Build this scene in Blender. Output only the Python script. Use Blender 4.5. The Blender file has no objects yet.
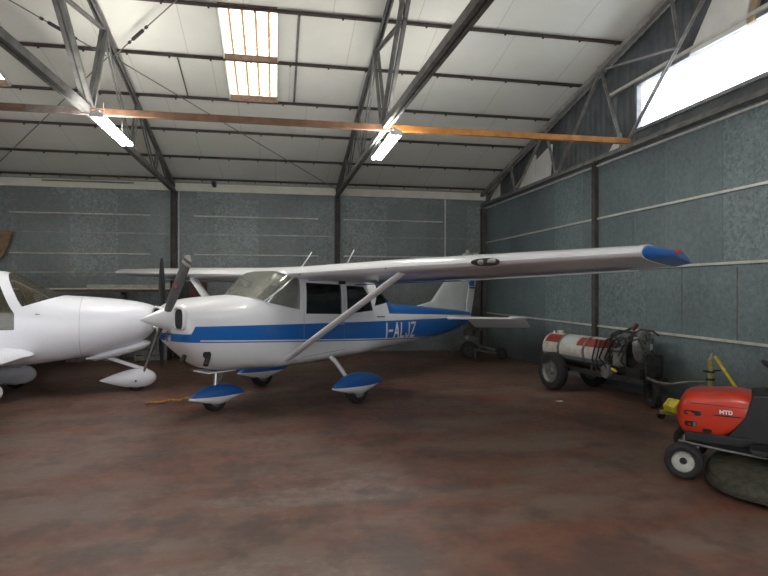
import bpy, bmesh, math, random
from mathutils import Vector, Matrix
random.seed(7)
sc = bpy.context.scene
C = sc.collection
R = math.radians
PI = math.pi
V = Vector

# ------------------------------------------------------------------ materials
def nt_new(name):
    m = bpy.data.materials.new(name); m.use_nodes = True
    nt = m.node_tree; nt.nodes.clear()
    out = nt.nodes.new('ShaderNodeOutputMaterial')
    return m, nt, out
def N(nt, t, **kw):
    n = nt.nodes.new(t)
    for k, v in kw.items(): setattr(n, k, v)
    return n
def rgba(c): return (c[0], c[1], c[2], 1)
def val(nt, op, a, b=None, c=None):
    n = N(nt, 'ShaderNodeMath', operation=op)
    for i, x in enumerate((a, b, c)):
        if x is None: continue
        if isinstance(x, (int, float)): n.inputs[i].default_value = x
        else: nt.links.new(x, n.inputs[i])
    return n.outputs[0]
def mixc(nt, f, a, b, bt='MIX'):
    n = N(nt, 'ShaderNodeMix', data_type='RGBA', blend_type=bt)
    for i, x in ((0, f), (6, a), (7, b)):
        if isinstance(x, (int, float)): n.inputs[i].default_value = x
        elif isinstance(x, tuple): n.inputs[i].default_value = rgba(x)
        else: nt.links.new(x, n.inputs[i])
    return n.outputs[2]
def noise(nt, vec, scale, detail=4, rough=.55):
    n = N(nt, 'ShaderNodeTexNoise'); n.inputs['Scale'].default_value = scale
    n.inputs['Detail'].default_value = detail; n.inputs['Roughness'].default_value = rough
    if vec is not None: nt.links.new(vec, n.inputs['Vector'])
    return n.outputs['Fac']
def ramp(nt, f, p0, p1):
    n = N(nt, 'ShaderNodeMapRange', interpolation_type='SMOOTHSTEP'); nt.links.new(f, n.inputs[0])
    n.inputs[1].default_value = p0; n.inputs[2].default_value = p1
    return n.outputs[0]
def objco(nt):
    t = N(nt, 'ShaderNodeTexCoord'); return t.outputs['Object']
def sep(nt, v):
    s = N(nt, 'ShaderNodeSeparateXYZ'); nt.links.new(v, s.inputs[0]); return s.outputs
def principled(nt, out, col, rough=.5, metal=0., coat=0., bump=None, bs=.2):
    p = N(nt, 'ShaderNodeBsdfPrincipled')
    if isinstance(col, tuple): p.inputs['Base Color'].default_value = rgba(col)
    else: nt.links.new(col, p.inputs['Base Color'])
    for k, x in (('Roughness', rough), ('Metallic', metal), ('Coat Weight', coat)):
        if isinstance(x, (int, float)): p.inputs[k].default_value = x
        else: nt.links.new(x, p.inputs[k])
    if bump is not None:
        b = N(nt, 'ShaderNodeBump'); b.inputs['Strength'].default_value = bs; b.inputs['Distance'].default_value = .02
        nt.links.new(bump, b.inputs['Height']); nt.links.new(b.outputs[0], p.inputs['Normal'])
    nt.links.new(p.outputs[0], out.inputs[0]); return p
def M(name, col, rough=.5, metal=0., var=.12, scale=6, coat=0., bs=0.):
    m, nt, out = nt_new(name)
    f = noise(nt, objco(nt), scale)
    c = mixc(nt, ramp(nt, f, .3, .7), tuple(x*(1-var) for x in col), tuple(min(1, x*(1+var)) for x in col))
    principled(nt, out, c, rough, metal, coat, f if bs else None, bs)
    return m
def emis(name, col, s):
    m, nt, out = nt_new(name)
    e = N(nt, 'ShaderNodeEmission'); e.inputs[0].default_value = rgba(col); e.inputs[1].default_value = s
    nt.links.new(e.outputs[0], out.inputs[0]); return m
def glass(name, tint, refl=.12, base=.03, haze=0.):
    m, nt, out = nt_new(name)
    t = N(nt, 'ShaderNodeBsdfTransparent'); t.inputs[0].default_value = rgba(tint)
    g = N(nt, 'ShaderNodeBsdfGlossy'); g.inputs['Roughness'].default_value = .04
    l = N(nt, 'ShaderNodeLayerWeight'); l.inputs[0].default_value = refl*2
    mx = N(nt, 'ShaderNodeMixShader')
    nt.links.new(val(nt, 'ADD', val(nt, 'MULTIPLY', l.outputs['Fresnel'], .8), base), mx.inputs[0])
    nt.links.new(t.outputs[0], mx.inputs[1]); nt.links.new(g.outputs[0], mx.inputs[2])
    if haze:   # old crazed acrylic scatters a little
        df = N(nt, 'ShaderNodeBsdfDiffuse'); df.inputs[0].default_value = (.62, .62, .56, 1)
        m2 = N(nt, 'ShaderNodeMixShader'); m2.inputs[0].default_value = haze
        nt.links.new(mx.outputs[0], m2.inputs[1]); nt.links.new(df.outputs[0], m2.inputs[2]); mx = m2
    nt.links.new(mx.outputs[0], out.inputs[0]); return m

white = M('white_paint', (.74, .74, .76), .28, 0, .03, 2, .3)
whiteB = M('white_gelcoat', (.80, .80, .86), .3, 0, .02, 2, .25)
offwhite = M('insulation_board', (.60, .59, .54), .9, 0, .08, 3)
bluep = M('blue_paint', (.012, .12, .42), .3, 0, .06, 3, .3)
black = M('black_plastic', (.012, .012, .013), .55, 0, .3, 9)
rubber = M('rubber', (.016, .015, .015), .8, 0, .25, 12)
steel = M('dark_steel', (.155, .150, .142), .75, .0, .25, 7)
colm = M('column_paint', (.065, .060, .054), .7, 0, .3, 7)
steelL = M('grey_steel', (.30, .30, .30), .45, .5, .2, 7)
chrome = M('bare_metal', (.55, .55, .55), .3, .9, .1, 9)
galv_rail = M('galvanised_rail', (.70, .69, .64), .3, .3, .12, 9)
purm = M('rusty_purlin', (.055, .04, .034), .7, 0, .4, 5)
woodb = M('brown_wood', (.12, .07, .045), .7, 0, .3, 14)
woodo = M('orange_wood', (.42, .17, .03), .6, 0, .25, 8)
woodd = M('grey_wood', (.16, .13, .115), .7, 0, .25, 8)
redp = M('red_paint', (.50, .028, .008), .35, 0, .08, 6, .25)
yel = M('yellow_paint', (.55, .45, .03), .5, 0, .2, 14)
yeld = M('worn_yellow_paint', (.33, .29, .07), .6, 0, .3, 18)
greyblade = M('propeller_grey', (.13, .13, .13), .5, .2, .15, 14)
grime = M('greasy_metal', (.034, .032, .030), .6, .3, .5, 22)
canm = M('dull_grey_metal', (.16, .16, .15), .55, .4, .3, 14)
redw = M('dark_red_cabinet', (.07, .018, .012), .6, 0, .3, 9)
seatm = M('blue_grey_seat', (.05, .08, .16), .8, 0, .2, 9)
darkint = M('dark_interior', (.03, .03, .03), .8, 0, .2, 9)
grass_m = M('grass_stained_metal', (.045, .043, .028), .75, 0, .45, 16)
brownp = M('tan_fabric', (.23, .15, .085), .8, 0, .3, 9)
ropem = M('orange_rope', (.32, .15, .04), .8, 0, .5, 30)
palew = M('pale_board', (.42, .42, .38), .7, 0, .2, 9)
tube_m = emis('lit_tube', (1.0, .98, .93), 88)
rednav = M('red_lens', (.7, .03, .02), .2, 0, .1, 9)
glassw = glass('windshield_glass', (.96, .97, .94), .20, .06, .13)
glasss = glass('side_glass', (.42, .44, .43), .12)
glassc = glass('canopy_glass', (.82, .80, .75), .10, .015, .03)
pane_m = glass('window_pane', (.95, .97, 1.0), .05)

def galvanised(name, base, ax):
    m, nt, out = nt_new(name)
    co = objco(nt); s = sep(nt, co)
    v = N(nt, 'ShaderNodeTexVoronoi'); v.inputs['Scale'].default_value = 26
    w = N(nt, 'ShaderNodeVectorMath', operation='ADD')
    nz = N(nt, 'ShaderNodeTexNoise'); nz.inputs['Scale'].default_value = 8
    sc_ = N(nt, 'ShaderNodeVectorMath', operation='SCALE'); sc_.inputs['Scale'].default_value = .12
    nt.links.new(co, nz.inputs['Vector']); nt.links.new(nz.outputs['Color'], sc_.inputs[0])
    nt.links.new(co, w.inputs[0]); nt.links.new(sc_.outputs[0], w.inputs[1]); nt.links.new(w.outputs[0], v.inputs['Vector'])
    cell = sep(nt, v.outputs['Color'])[0]
    # one sheet is about a metre wide and about a metre high; every sheet has its own tone
    a = s[ax]
    row = val(nt, 'FLOOR', val(nt, 'MULTIPLY', s[2], .52))
    col = val(nt, 'FLOOR', val(nt, 'ADD', val(nt, 'MULTIPLY', a, .92), val(nt, 'MULTIPLY', row, .37)))
    cb = N(nt, 'ShaderNodeCombineXYZ'); nt.links.new(col, cb.inputs[0]); nt.links.new(row, cb.inputs[1])
    wn = N(nt, 'ShaderNodeTexWhiteNoise'); nt.links.new(cb.outputs[0], wn.inputs[0])
    big = noise(nt, co, .8, 3)
    mott = noise(nt, co, 14, 5, .7)
    # how strongly a sheet shows its spangle
    sp = val(nt, 'MULTIPLY', ramp(nt, wn.outputs[0], .3, 1.0), .45)
    k = val(nt, 'ADD', .62, val(nt, 'MULTIPLY', wn.outputs[0], .26))
    k = val(nt, 'ADD', k, val(nt, 'MULTIPLY', val(nt, 'SUBTRACT', cell, .5), val(nt, 'ADD', sp, .07)))
    k = val(nt, 'ADD', k, val(nt, 'MULTIPLY', val(nt, 'SUBTRACT', mott, .5), .7))
    k = val(nt, 'ADD', k, val(nt, 'MULTIPLY', val(nt, 'SUBTRACT', big, .5), .55))
    c = mixc(nt, 1.0, base, k, 'MULTIPLY')
    # thin sheet joints
    fr = val(nt, 'FRACT', val(nt, 'ADD', val(nt, 'MULTIPLY', a, .92), val(nt, 'MULTIPLY', row, .37)))
    j = val(nt, 'LESS_THAN', fr, .011)
    c = mixc(nt, val(nt, 'MULTIPLY', j, .6), c, tuple(x*.45 for x in base))
    # lower wall darkened in the colour, standing in for shade near the floor
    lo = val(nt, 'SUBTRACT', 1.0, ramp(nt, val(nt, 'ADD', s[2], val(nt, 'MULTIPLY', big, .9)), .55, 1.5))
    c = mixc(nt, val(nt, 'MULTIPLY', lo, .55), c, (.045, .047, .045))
    principled(nt, out, c, val(nt, 'ADD', .42, val(nt, 'MULTIPLY', mott, .25)), .15, 0, mott, .06)
    return m
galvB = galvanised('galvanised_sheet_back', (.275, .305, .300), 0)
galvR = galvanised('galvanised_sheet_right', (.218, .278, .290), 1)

def floor_mat():
    m, nt, out = nt_new('worn_red_floor')
    co = objco(nt); s = sep(nt, co)
    n1 = noise(nt, co, .55, 6, .6); n2 = noise(nt, co, 2.2, 6, .65); n3 = noise(nt, co, 11, 5, .7); n4 = noise(nt, co, 45, 3, .7)
    mp = N(nt, 'ShaderNodeMapping'); mp.inputs['Scale'].default_value = (.5, 1.6, 1); mp.inputs['Rotation'].default_value = (0, 0, .35)
    nt.links.new(co, mp.inputs[0]); n5 = noise(nt, mp.outputs[0], 1.3, 7, .66)
    c = mixc(nt, ramp(nt, n2, .35, .68), (.118, .042, .025), (.160, .070, .044))
    c = mixc(nt, ramp(nt, val(nt, 'ADD', val(nt, 'MULTIPLY', n5, .6), val(nt, 'MULTIPLY', n1, .4)), .42, .60), c, (.150, .104, .080))
    # worn pale patches from noise, more and paler inside two soft ovals
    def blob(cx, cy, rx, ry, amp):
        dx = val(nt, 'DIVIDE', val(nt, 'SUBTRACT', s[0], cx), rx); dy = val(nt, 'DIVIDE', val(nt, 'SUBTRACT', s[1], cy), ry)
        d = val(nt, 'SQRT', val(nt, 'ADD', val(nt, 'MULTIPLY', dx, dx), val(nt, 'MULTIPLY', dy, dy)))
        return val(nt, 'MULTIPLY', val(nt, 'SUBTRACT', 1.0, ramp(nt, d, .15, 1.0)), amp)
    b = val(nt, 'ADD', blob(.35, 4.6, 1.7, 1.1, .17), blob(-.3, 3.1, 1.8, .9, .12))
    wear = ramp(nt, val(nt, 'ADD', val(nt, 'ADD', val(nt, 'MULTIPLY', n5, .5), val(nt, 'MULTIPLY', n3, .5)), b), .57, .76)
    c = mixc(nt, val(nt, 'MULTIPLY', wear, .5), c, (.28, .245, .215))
    # dark oily patches
    dk = ramp(nt, val(nt, 'ADD', val(nt, 'MULTIPLY', n1, .5), val(nt, 'MULTIPLY', n2, .5)), .40, .52)
    dk = val(nt, 'MULTIPLY', val(nt, 'SUBTRACT', 1.0, dk), .68)
    c = mixc(nt, dk, c, (.07, .048, .040))
    c = mixc(nt, val(nt, 'MULTIPLY', ramp(nt, n4, .55, .75), .25), c, (.10, .065, .05))
    r = val(nt, 'ADD', .30, val(nt, 'MULTIPLY', n3, .35))
    principled(nt, out, c, r, 0, 0, n3, .12)
    return m
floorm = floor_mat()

def ceil_mat():
    m, nt, out = nt_new('roof_lining')
    co = objco(nt); s = sep(nt, co)
    n1 = noise(nt, co, .7, 4)
    row = val(nt, 'FLOOR', val(nt, 'MULTIPLY', val(nt, 'SUBTRACT', 14.0, s[1]), 1/1.19))
    t = val(nt, 'ADD', val(nt, 'MULTIPLY', s[0], .8), val(nt, 'MULTIPLY', row, .27))
    fr = val(nt, 'FRACT', t)
    j = val(nt, 'LESS_THAN', fr, .012)
    c = mixc(nt, ramp(nt, n1, .3, .7), (.76, .75, .67), (.83, .82, .75))
    c = mixc(nt, val(nt, 'MULTIPLY', j, .3), c, (.25, .24, .22))
    principled(nt, out, c, .85)
    return m
ceilm = ceil_mat()

# aeroplane paint: bands follow the fuselage, in the aeroplane's own coordinates
def lin(nt, x, x0, y0, x1, y1):
    k = (y1-y0)/(x1-x0)
    return val(nt, 'ADD', val(nt, 'MULTIPLY', x, k), y0-k*x0)
def livery():
    m, nt, out = nt_new('white_paint_with_blue_stripes')
    s = sep(nt, objco(nt)); x, y, z = s
    n = noise(nt, objco(nt), 3)
    top = lin(nt, x, -.8, 1.18, 5.2, 1.035)
    bot = lin(nt, x, -.9, .99, 4.4, .675)
    st = val(nt, 'MULTIPLY', val(nt, 'LESS_THAN', z, top), val(nt, 'GREATER_THAN', z, bot))
    # nose: the blue wraps under the air inlets, white ahead of that round them
    st = val(nt, 'MULTIPLY', st, val(nt, 'LESS_THAN', z, val(nt, 'ADD', 1.085, val(nt, 'MULTIPLY', val(nt, 'MAXIMUM', 0.0, val(nt, 'ADD', x, .73)), 2.2))))
    # white pinstripe in the lower edge
    p1 = val(nt, 'LESS_THAN', val(nt, 'ABSOLUTE', val(nt, 'SUBTRACT', z, val(nt, 'ADD', bot, .024))), .008)
    p1 = val(nt, 'MULTIPLY', p1, val(nt, 'GREATER_THAN', x, -.62))
    st = val(nt, 'MULTIPLY', st, val(nt, 'SUBTRACT', 1.0, p1))
    # blue back behind the rear window
    lo2 = lin(nt, x, 3.0, 1.21, 5.6, 1.085)
    slant = val(nt, 'GREATER_THAN', x, val(nt, 'SUBTRACT', 3.27, val(nt, 'MULTIPLY', z, .22)))
    bk = val(nt, 'MULTIPLY', val(nt, 'GREATER_THAN', z, lo2), slant)
    roof = val(nt, 'MULTIPLY', val(nt, 'GREATER_THAN', z, 1.755), val(nt, 'GREATER_THAN', x, 1.1))
    # white turns greyer towards the belly, edge broken by noise
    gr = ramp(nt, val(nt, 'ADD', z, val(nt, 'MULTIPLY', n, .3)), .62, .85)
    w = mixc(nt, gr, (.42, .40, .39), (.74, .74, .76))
    f = val(nt, 'MAXIMUM', val(nt, 'MAXIMUM', st, bk), roof)
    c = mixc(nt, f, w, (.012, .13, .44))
    principled(nt, out, c, .28, 0, .3)
    return m
liv = livery()
def banded(name, zsplit, slope=0.):
    m, nt, out = nt_new(name)
    s = sep(nt, objco(nt))
    f = val(nt, 'GREATER_THAN', s[2], val(nt, 'ADD', zsplit, val(nt, 'MULTIPLY', s[0], slope)))
    c = mixc(nt, f, (.68, .68, .68), (.012, .10, .36))
    principled(nt, out, c, .35, 0, .2); return m
def tank_mat():
    m, nt, out = nt_new('red_and_white_tank_paint')
    co = objco(nt); x, y, z = sep(nt, co)
    n = noise(nt, co, 9)
    a = val(nt, 'MULTIPLY', val(nt, 'GREATER_THAN', z, .745), val(nt, 'LESS_THAN', z, .865))
    b = val(nt, 'MAXIMUM', val(nt, 'MULTIPLY', val(nt, 'GREATER_THAN', x, -.98), val(nt, 'LESS_THAN', x, -.62)),
            val(nt, 'GREATER_THAN', x, -.20))
    ex = val(nt, 'DIVIDE', val(nt, 'ADD', x, .39), .16); ez = val(nt, 'DIVIDE', val(nt, 'SUBTRACT', z, .80), .075)
    ov = val(nt, 'LESS_THAN', val(nt, 'ADD', val(nt, 'MULTIPLY', ex, ex), val(nt, 'MULTIPLY', ez, ez)), 1.0)
    c = mixc(nt, ramp(nt, n, .35, .7), (.50, .49, .44), (.36, .34, .29))
    c = mixc(nt, val(nt, 'MULTIPLY', a, b), c, (.23, .028, .018))
    c = mixc(nt, ov, c, (.42, .47, .47))
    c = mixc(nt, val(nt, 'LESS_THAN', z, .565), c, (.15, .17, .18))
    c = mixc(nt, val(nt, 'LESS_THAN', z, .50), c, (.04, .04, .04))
    principled(nt, out, c, .5); return m

# ------------------------------------------------------------------ mesh helpers
class MB:
    def __init__(s): s.v = []; s.f = []
    def add(s, vs, fs):
        o = len(s.v); s.v += [tuple(v) for v in vs]; s.f += [tuple(i+o for i in f) for f in fs]; return s
    def box(s, c, d, rot=None):
        vs = []
        for a in (-1, 1):
            for b in (-1, 1):
                for e in (-1, 1):
                    p = V((a*d[0]/2, b*d[1]/2, e*d[2]/2))
                    if rot is not None: p = rot @ p
                    vs.append(V(c)+p)
        return s.add(vs, [(0, 1, 3, 2), (4, 6, 7, 5), (0, 4, 5, 1), (2, 3, 7, 6), (0, 2, 6, 4), (1, 5, 7, 3)])
    def bar(s, p, q, w, h, up=(0, 0, 1)):
        p, q = V(p), V(q); d = (q-p); L = d.length; d.normalize(); u = V(up)
        if abs(d.dot(u)) > .98: u = V((0, 1, 0)) if abs(d.y) < .9 else V((1, 0, 0))
        a = d.cross(u).normalized(); b = a.cross(d).normalized()
        return s.box((p+q)/2, (L, w, h), Matrix((d, a, b)).transposed())
    def rings(s, rs, closed=True, caps=True):
        n = len(rs[0]); vs = [p for r in rs for p in r]; fs = []
        for i in range(len(rs)-1):
            for j in range(n if closed else n-1):
                k = (j+1) % n
                fs.append((i*n+j, i*n+k, (i+1)*n+k, (i+1)*n+j))
        if caps and closed:
            fs.append(tuple(range(n-1, -1, -1))); fs.append(tuple((len(rs)-1)*n+j for j in range(n)))
        return s.add(vs, fs)
    def tube(s, pts, r, n=10, caps=True):
        pts = [V(p) for p in pts]; rs = []
        if isinstance(r, (int, float)): r = [r]*len(pts)
        prev = None
        for i, p in enumerate(pts):
            d = (pts[min(i+1, len(pts)-1)]-pts[max(i-1, 0)]).normalized()
            if prev is None:
                u = V((0, 0, 1)) if abs(d.z) < .9 else V((1, 0, 0)); a = d.cross(u).normalized()
            else: a = (prev - d*prev.dot(d)).normalized()
            prev = a; b = d.cross(a)
            rs.append([p+(a*math.cos(2*PI*j/n)+b*math.sin(2*PI*j/n))*r[i] for j in range(n)])
        return s.rings(rs, True, caps)
    def lathe(s, prof, c, ax=(0, 0, 1), n=28, caps=False):
        ax = V(ax).normalized(); u = V((0, 0, 1)) if abs(ax.z) < .9 else V((1, 0, 0))
        a = ax.cross(u).normalized(); b = ax.cross(a); c = V(c)
        rs = [[c+ax*h+(a*math.cos(2*PI*j/n)+b*math.sin(2*PI*j/n))*max(r, .0005) for j in range(n)] for r, h in prof]
        return s.rings(rs, True, caps)
    def prism(s, poly, y0, y1, axis='y'):
        n = len(poly)
        def P(a, b, y):
            return (a, y, b) if axis == 'y' else ((a, b, y) if axis == 'z' else (y, a, b))
        return s.add([P(a, b, y0) for a, b in poly]+[P(a, b, y1) for a, b in poly],
                     [tuple(range(n)), tuple(range(2*n-1, n-1, -1))]+[(i, i+n, (i+1) % n+n, (i+1) % n) for i in range(n)])
    def build(s, name, mat, parent=None, smooth=False, bevel=0., loc=None, sub=0):
        me = bpy.data.meshes.new(name); me.from_pydata(s.v, [], s.f); me.update()
        bm = bmesh.new(); bm.from_mesh(me)
        bmesh.ops.recalc_face_normals(bm, faces=bm.faces)
        if bevel:
            bmesh.ops.bevel(bm, geom=[e for e in bm.edges if e.calc_face_angle(0) > R(30)], offset=bevel, segments=2, affect='EDGES', profile=.6)
        bm.to_mesh(me); bm.free()
        me.materials.append(mat)
        o = bpy.data.objects.new(name, me); C.objects.link(o)
        if parent is not None: o.parent = parent
        if loc is not None: o.location = loc
        if smooth: shade(me)
        if sub:
            md = o.modifiers.new('s', 'SUBSURF'); md.levels = md.render_levels = sub
        return o
def shade(me, ang=38):
    for p in me.polygons: p.use_smooth = True
    me.set_sharp_from_angle(angle=R(ang))
def empty(name, loc, rz=0, label='', cat='', group=None):
    o = bpy.data.objects.new(name, None); C.objects.link(o); o.location = loc; o.rotation_euler = (0, 0, rz)
    o.empty_display_size = .1; return tag(o, label, cat, group)
def tag(o, label, cat, group=None):
    o['label'] = label; o['category'] = cat
    if group: o['group'] = group
    return o
def struct(o): o['kind'] = 'structure'; return o
def boolean(o, ops):
    for op, other in ops:
        md = o.modifiers.new('b', 'BOOLEAN'); md.operation = op; md.object = other; md.solver = 'EXACT'
    bpy.context.view_layer.update()
    dg = bpy.context.evaluated_depsgraph_get()
    me = bpy.data.meshes.new_from_object(o.evaluated_get(dg))
    o.modifiers.clear(); old = o.data; o.data = me; me.name = o.name
    return o
def kill(*os):
    for o in os: bpy.data.objects.remove(o, do_unlink=True)
def interp(tab, x):
    # smooth interpolation through station table rows (x, a, b, ...)
    if x <= tab[0][0]: return list(tab[0][1:])
    if x >= tab[-1][0]: return list(tab[-1][1:])
    for i in range(len(tab)-1):
        if tab[i][0] <= x <= tab[i+1][0]: break
    x0, x1 = tab[i][0], tab[i+1][0]; t = (x-x0)/(x1-x0); res = []
    for k in range(1, len(tab[0])):
        y0, y1 = tab[i][k], tab[i+1][k]; d = (y1-y0)/(x1-x0)
        dl = (y0-tab[i-1][k])/(x0-tab[i-1][0]) if i > 0 else d
        dr = (tab[i+2][k]-y1)/(tab[i+2][0]-x1) if i < len(tab)-2 else d
        m0 = 0 if dl*d <= 0 else 2*dl*d/(dl+d); m1 = 0 if dr*d <= 0 else 2*dr*d/(dr+d)
        h = x1-x0
        res.append((2*t**3-3*t*t+1)*y0+(t**3-2*t*t+t)*h*m0+(-2*t**3+3*t*t)*y1+(t**3-t*t)*h*m1)
    return res
def section(x, zb, zt, w, n, zc, m=40):
    r = []
    for j in range(m):
        t = 2*PI*(j+.5)/m; c, s_ = math.cos(t), math.sin(t)
        y = w*math.copysign(abs(c)**(2/n), c)
        h = (zt-zc) if s_ > 0 else (zc-zb)
        r.append((x, y, zc+h*math.copysign(abs(s_)**(2/n), s_)))
    return r
def loft_body(tab, xs, m=40, inset=0.):
    mb = MB(); rs = []
    for x in xs:
        zb, zt, w, n, zc = interp(tab, x)
        rs.append(section(x, zb+inset, zt-inset, w-inset, n, zc, m))
    mb.rings(rs); return mb
def halfw(tab, x, z):
    zb, zt, w, n, zc = interp(tab, x)
    h = (zt-zc) if z > zc else (zc-zb)
    return w*max(0., 1-min(1, abs((z-zc)/h))**n)**(1/n)
def line_inside(o, tab, mat):
    me = o.data; first = me.materials[0]; me.materials.clear(); me.materials.append(first); me.materials.append(mat)
    for p in me.polygons:
        x, y, z = p.center; zb, zt, w_, n, zc = interp(tab, x)
        deep = halfw(tab, x, z)-abs(y) > .014 and z < zt-.014 and z > zb+.014 and x > tab[0][0]+.4
        # the outer skin's flat facets sag a little inside the true curve near roof and belly
        p.material_index = 1 if (deep and (p.normal.z*(z-zc) < 0 or p.normal.y*y < 0 or abs(p.normal.x) > .9)) else 0
def wheel(parent, c, ax, r, w, name='wheel', rim=None, rimr=.55, hub=True):
    h = w/2
    t = MB(); t.lathe([(r*rimr, -h*.8), (r*.80, -h), (r*.95, -h*.8), (r, -h*.4), (r, h*.4), (r*.95, h*.8), (r*.80, h), (r*rimr, h*.8), (r*rimr, -h*.8)], c, ax)
    o = t.build(name, rubber, parent, True)
    if hub:
        k = MB(); k.lathe([(0, -h*.55), (r*.12, -h*.6), (r*.2, -h*.35), (r*rimr*.85, -h*.4), (r*rimr*1.04, -h*.85), (r*rimr*1.04, h*.85), (r*rimr*.85, h*.4), (r*.2, h*.35), (r*.12, h*.6), (0, h*.55)], c, ax)
        k.build('rim', rim or steelL, o, True)
    return o

# ------------------------------------------------------------------ room
XR, XL, YB, YF = 5.55, -11.0, 14.3, -10.0
WT = 4.0; Z0 = 4.22; SL = .22; RIDGE = 2.15
def roofz(y): return Z0+SL*(YB-y) if y >= RIDGE else Z0+SL*(YB-RIDGE)-SL*(RIDGE-y)
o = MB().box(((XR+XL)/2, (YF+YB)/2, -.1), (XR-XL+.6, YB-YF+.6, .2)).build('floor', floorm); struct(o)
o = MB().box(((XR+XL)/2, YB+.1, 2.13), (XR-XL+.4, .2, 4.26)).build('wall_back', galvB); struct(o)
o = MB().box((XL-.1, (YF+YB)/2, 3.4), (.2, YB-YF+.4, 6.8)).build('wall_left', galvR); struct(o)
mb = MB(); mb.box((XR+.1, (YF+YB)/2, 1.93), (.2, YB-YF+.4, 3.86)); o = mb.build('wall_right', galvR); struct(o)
# front wall with the hangar doors standing open behind the camera
mb = MB(); mb.box((-9.0, YF-.1, 2.15), (4, .2, 4.3)); mb.box((4.4, YF-.1, 2.15), (2.5, .2, 4.3)); mb.box(((XR+XL)/2, YF-.1, 4.3), (XR-XL, .2, 1.2))
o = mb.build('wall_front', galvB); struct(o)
# gable over the right wall, dark corrugated, with the long window opening
darkcor = M('dark_gable_sheet', (.115, .125, .135), .7, .1, .25, 3)
gx = XR+.12
WY0, WY1, WZ0, WZ1 = -1.5, 7.97, 4.15, 4.88
def gable_strip(mb, y0, y1, za, zb_):
    # corrugated sheet between y0 and y1; za/zb_ are functions giving bottom and top
    n = max(2, int((y1-y0)/.04)); vs = []; fs = []
    for i in range(n+1):
        y = y0+(y1-y0)*i/n; x = gx+.006*math.sin(y/.17*2*PI)
        for dx in (0, .03):
            vs += [(x+dx, y, za(y)), (x+dx, y, zb_(y))]
    for i in range(n):
        a = i*4; b = a+4
        fs += [(a, a+1, b+1, b), (a+2, b+2, b+3, a+3), (a, b, b+2, a+2), (a+1, a+3, b+3, b+1)]
    fs += [(0, 2, 3, 1), (4*n, 4*n+1, 4*n+3, 4*n+2)]
    mb.add(vs, fs)
mb = MB()
gable_strip(mb, WY1, YB+.1, lambda y: 3.80, lambda y: roofz(y)+.1)
gable_strip(mb, YF, WY0, lambda y: 3.80, lambda y: roofz(y)+.1)
gable_strip(mb, WY0, WY1, lambda y: 3.80, lambda y: WZ0)
gable_strip(mb, WY0, RIDGE, lambda y: WZ1, lambda y: roofz(y)+.1)
gable_strip(mb, RIDGE, WY1, lambda y: WZ1, lambda y: roofz(y)+.1)
o = mb.build('wall_right_gable', darkcor); struct(o)
# window with frame
root = MB().box((gx+.03, (WY0+WY1)/2, (WZ0+WZ1)/2), (.012, WY1-WY0, WZ1-WZ0)).build('window_1', pane_m); struct(root)
f = MB()
for z in (WZ0, WZ1): f.box((gx, (WY0+WY1)/2, z), (.09, WY1-WY0+.1, .05))
for y in (WY0, WY1): f.box((gx, y, (WZ0+WZ1)/2), (.09, .05, WZ1-WZ0))
f.build('window_frame', steelL, root)
# roof in strips round the two rooflights
SK = [(-.79, .03), (-5.2, -4.36)]
PY = [14.0-1.19*k for k in range(0, 11)]
SY0, SY1 = PY[5], PY[3]    # 8.15 .. 10.49
mb = MB()
def roof_piece(x0, x1, y0, y1):
    vs = []
    for (x, y) in ((x0, y0), (x1, y0), (x1, y1), (x0, y1)):
        vs += [(x, y, roofz(y)), (x, y, roofz(y)+.08)]
    mb.add(vs, [(0, 2, 4, 6), (1, 7, 5, 3), (0, 1, 3, 2), (2, 3, 5, 4), (4, 5, 7, 6), (6, 7, 1, 0)])
roof_piece(XL-.2, XR+.3, SY1, YB+.3); roof_piece(XL-.2, XR+.3, RIDGE, SY0); roof_piece(XL-.2, XR+.3, YF-.3, RIDGE)
roof_piece(SK[0][1], XR+.3, SY0, SY1); roof_piece(SK[1][1], SK[0][0], SY0, SY1); roof_piece(XL-.2, SK[1][0], SY0, SY1)
o = mb.build('ceiling', ceilm); struct(o)
# rooflights: translucent corrugated sheet
def sky_mat():
    m, nt, out = nt_new('translucent_corrugated_sheet')
    co = objco(nt); s = sep(nt, co)
    w = val(nt, 'ABSOLUTE', val(nt, 'SUBTRACT', val(nt, 'FRACT', val(nt, 'DIVIDE', s[0], .187)), .5))
    n = noise(nt, co, 14, 4, .7)
    d = ramp(nt, val(nt, 'ADD', w, val(nt, 'MULTIPLY', n, -.16)), -.03, .07)
    c = mixc(nt, d, (.16, .075, .02), (.97, .92, .76))
    t = N(nt, 'ShaderNodeBsdfTranslucent'); nt.links.new(c, t.inputs[0])
    df = N(nt, 'ShaderNodeBsdfDiffuse'); nt.links.new(c, df.inputs[0])
    mx = N(nt, 'ShaderNodeMixShader'); mx.inputs[0].default_value = .15
    nt.links.new(t.outputs[0], mx.inputs[1]); nt.links.new(df.outputs[0], mx.inputs[2]); nt.links.new(mx.outputs[0], out.inputs[0])
    return m
skym = sky_mat()
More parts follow.
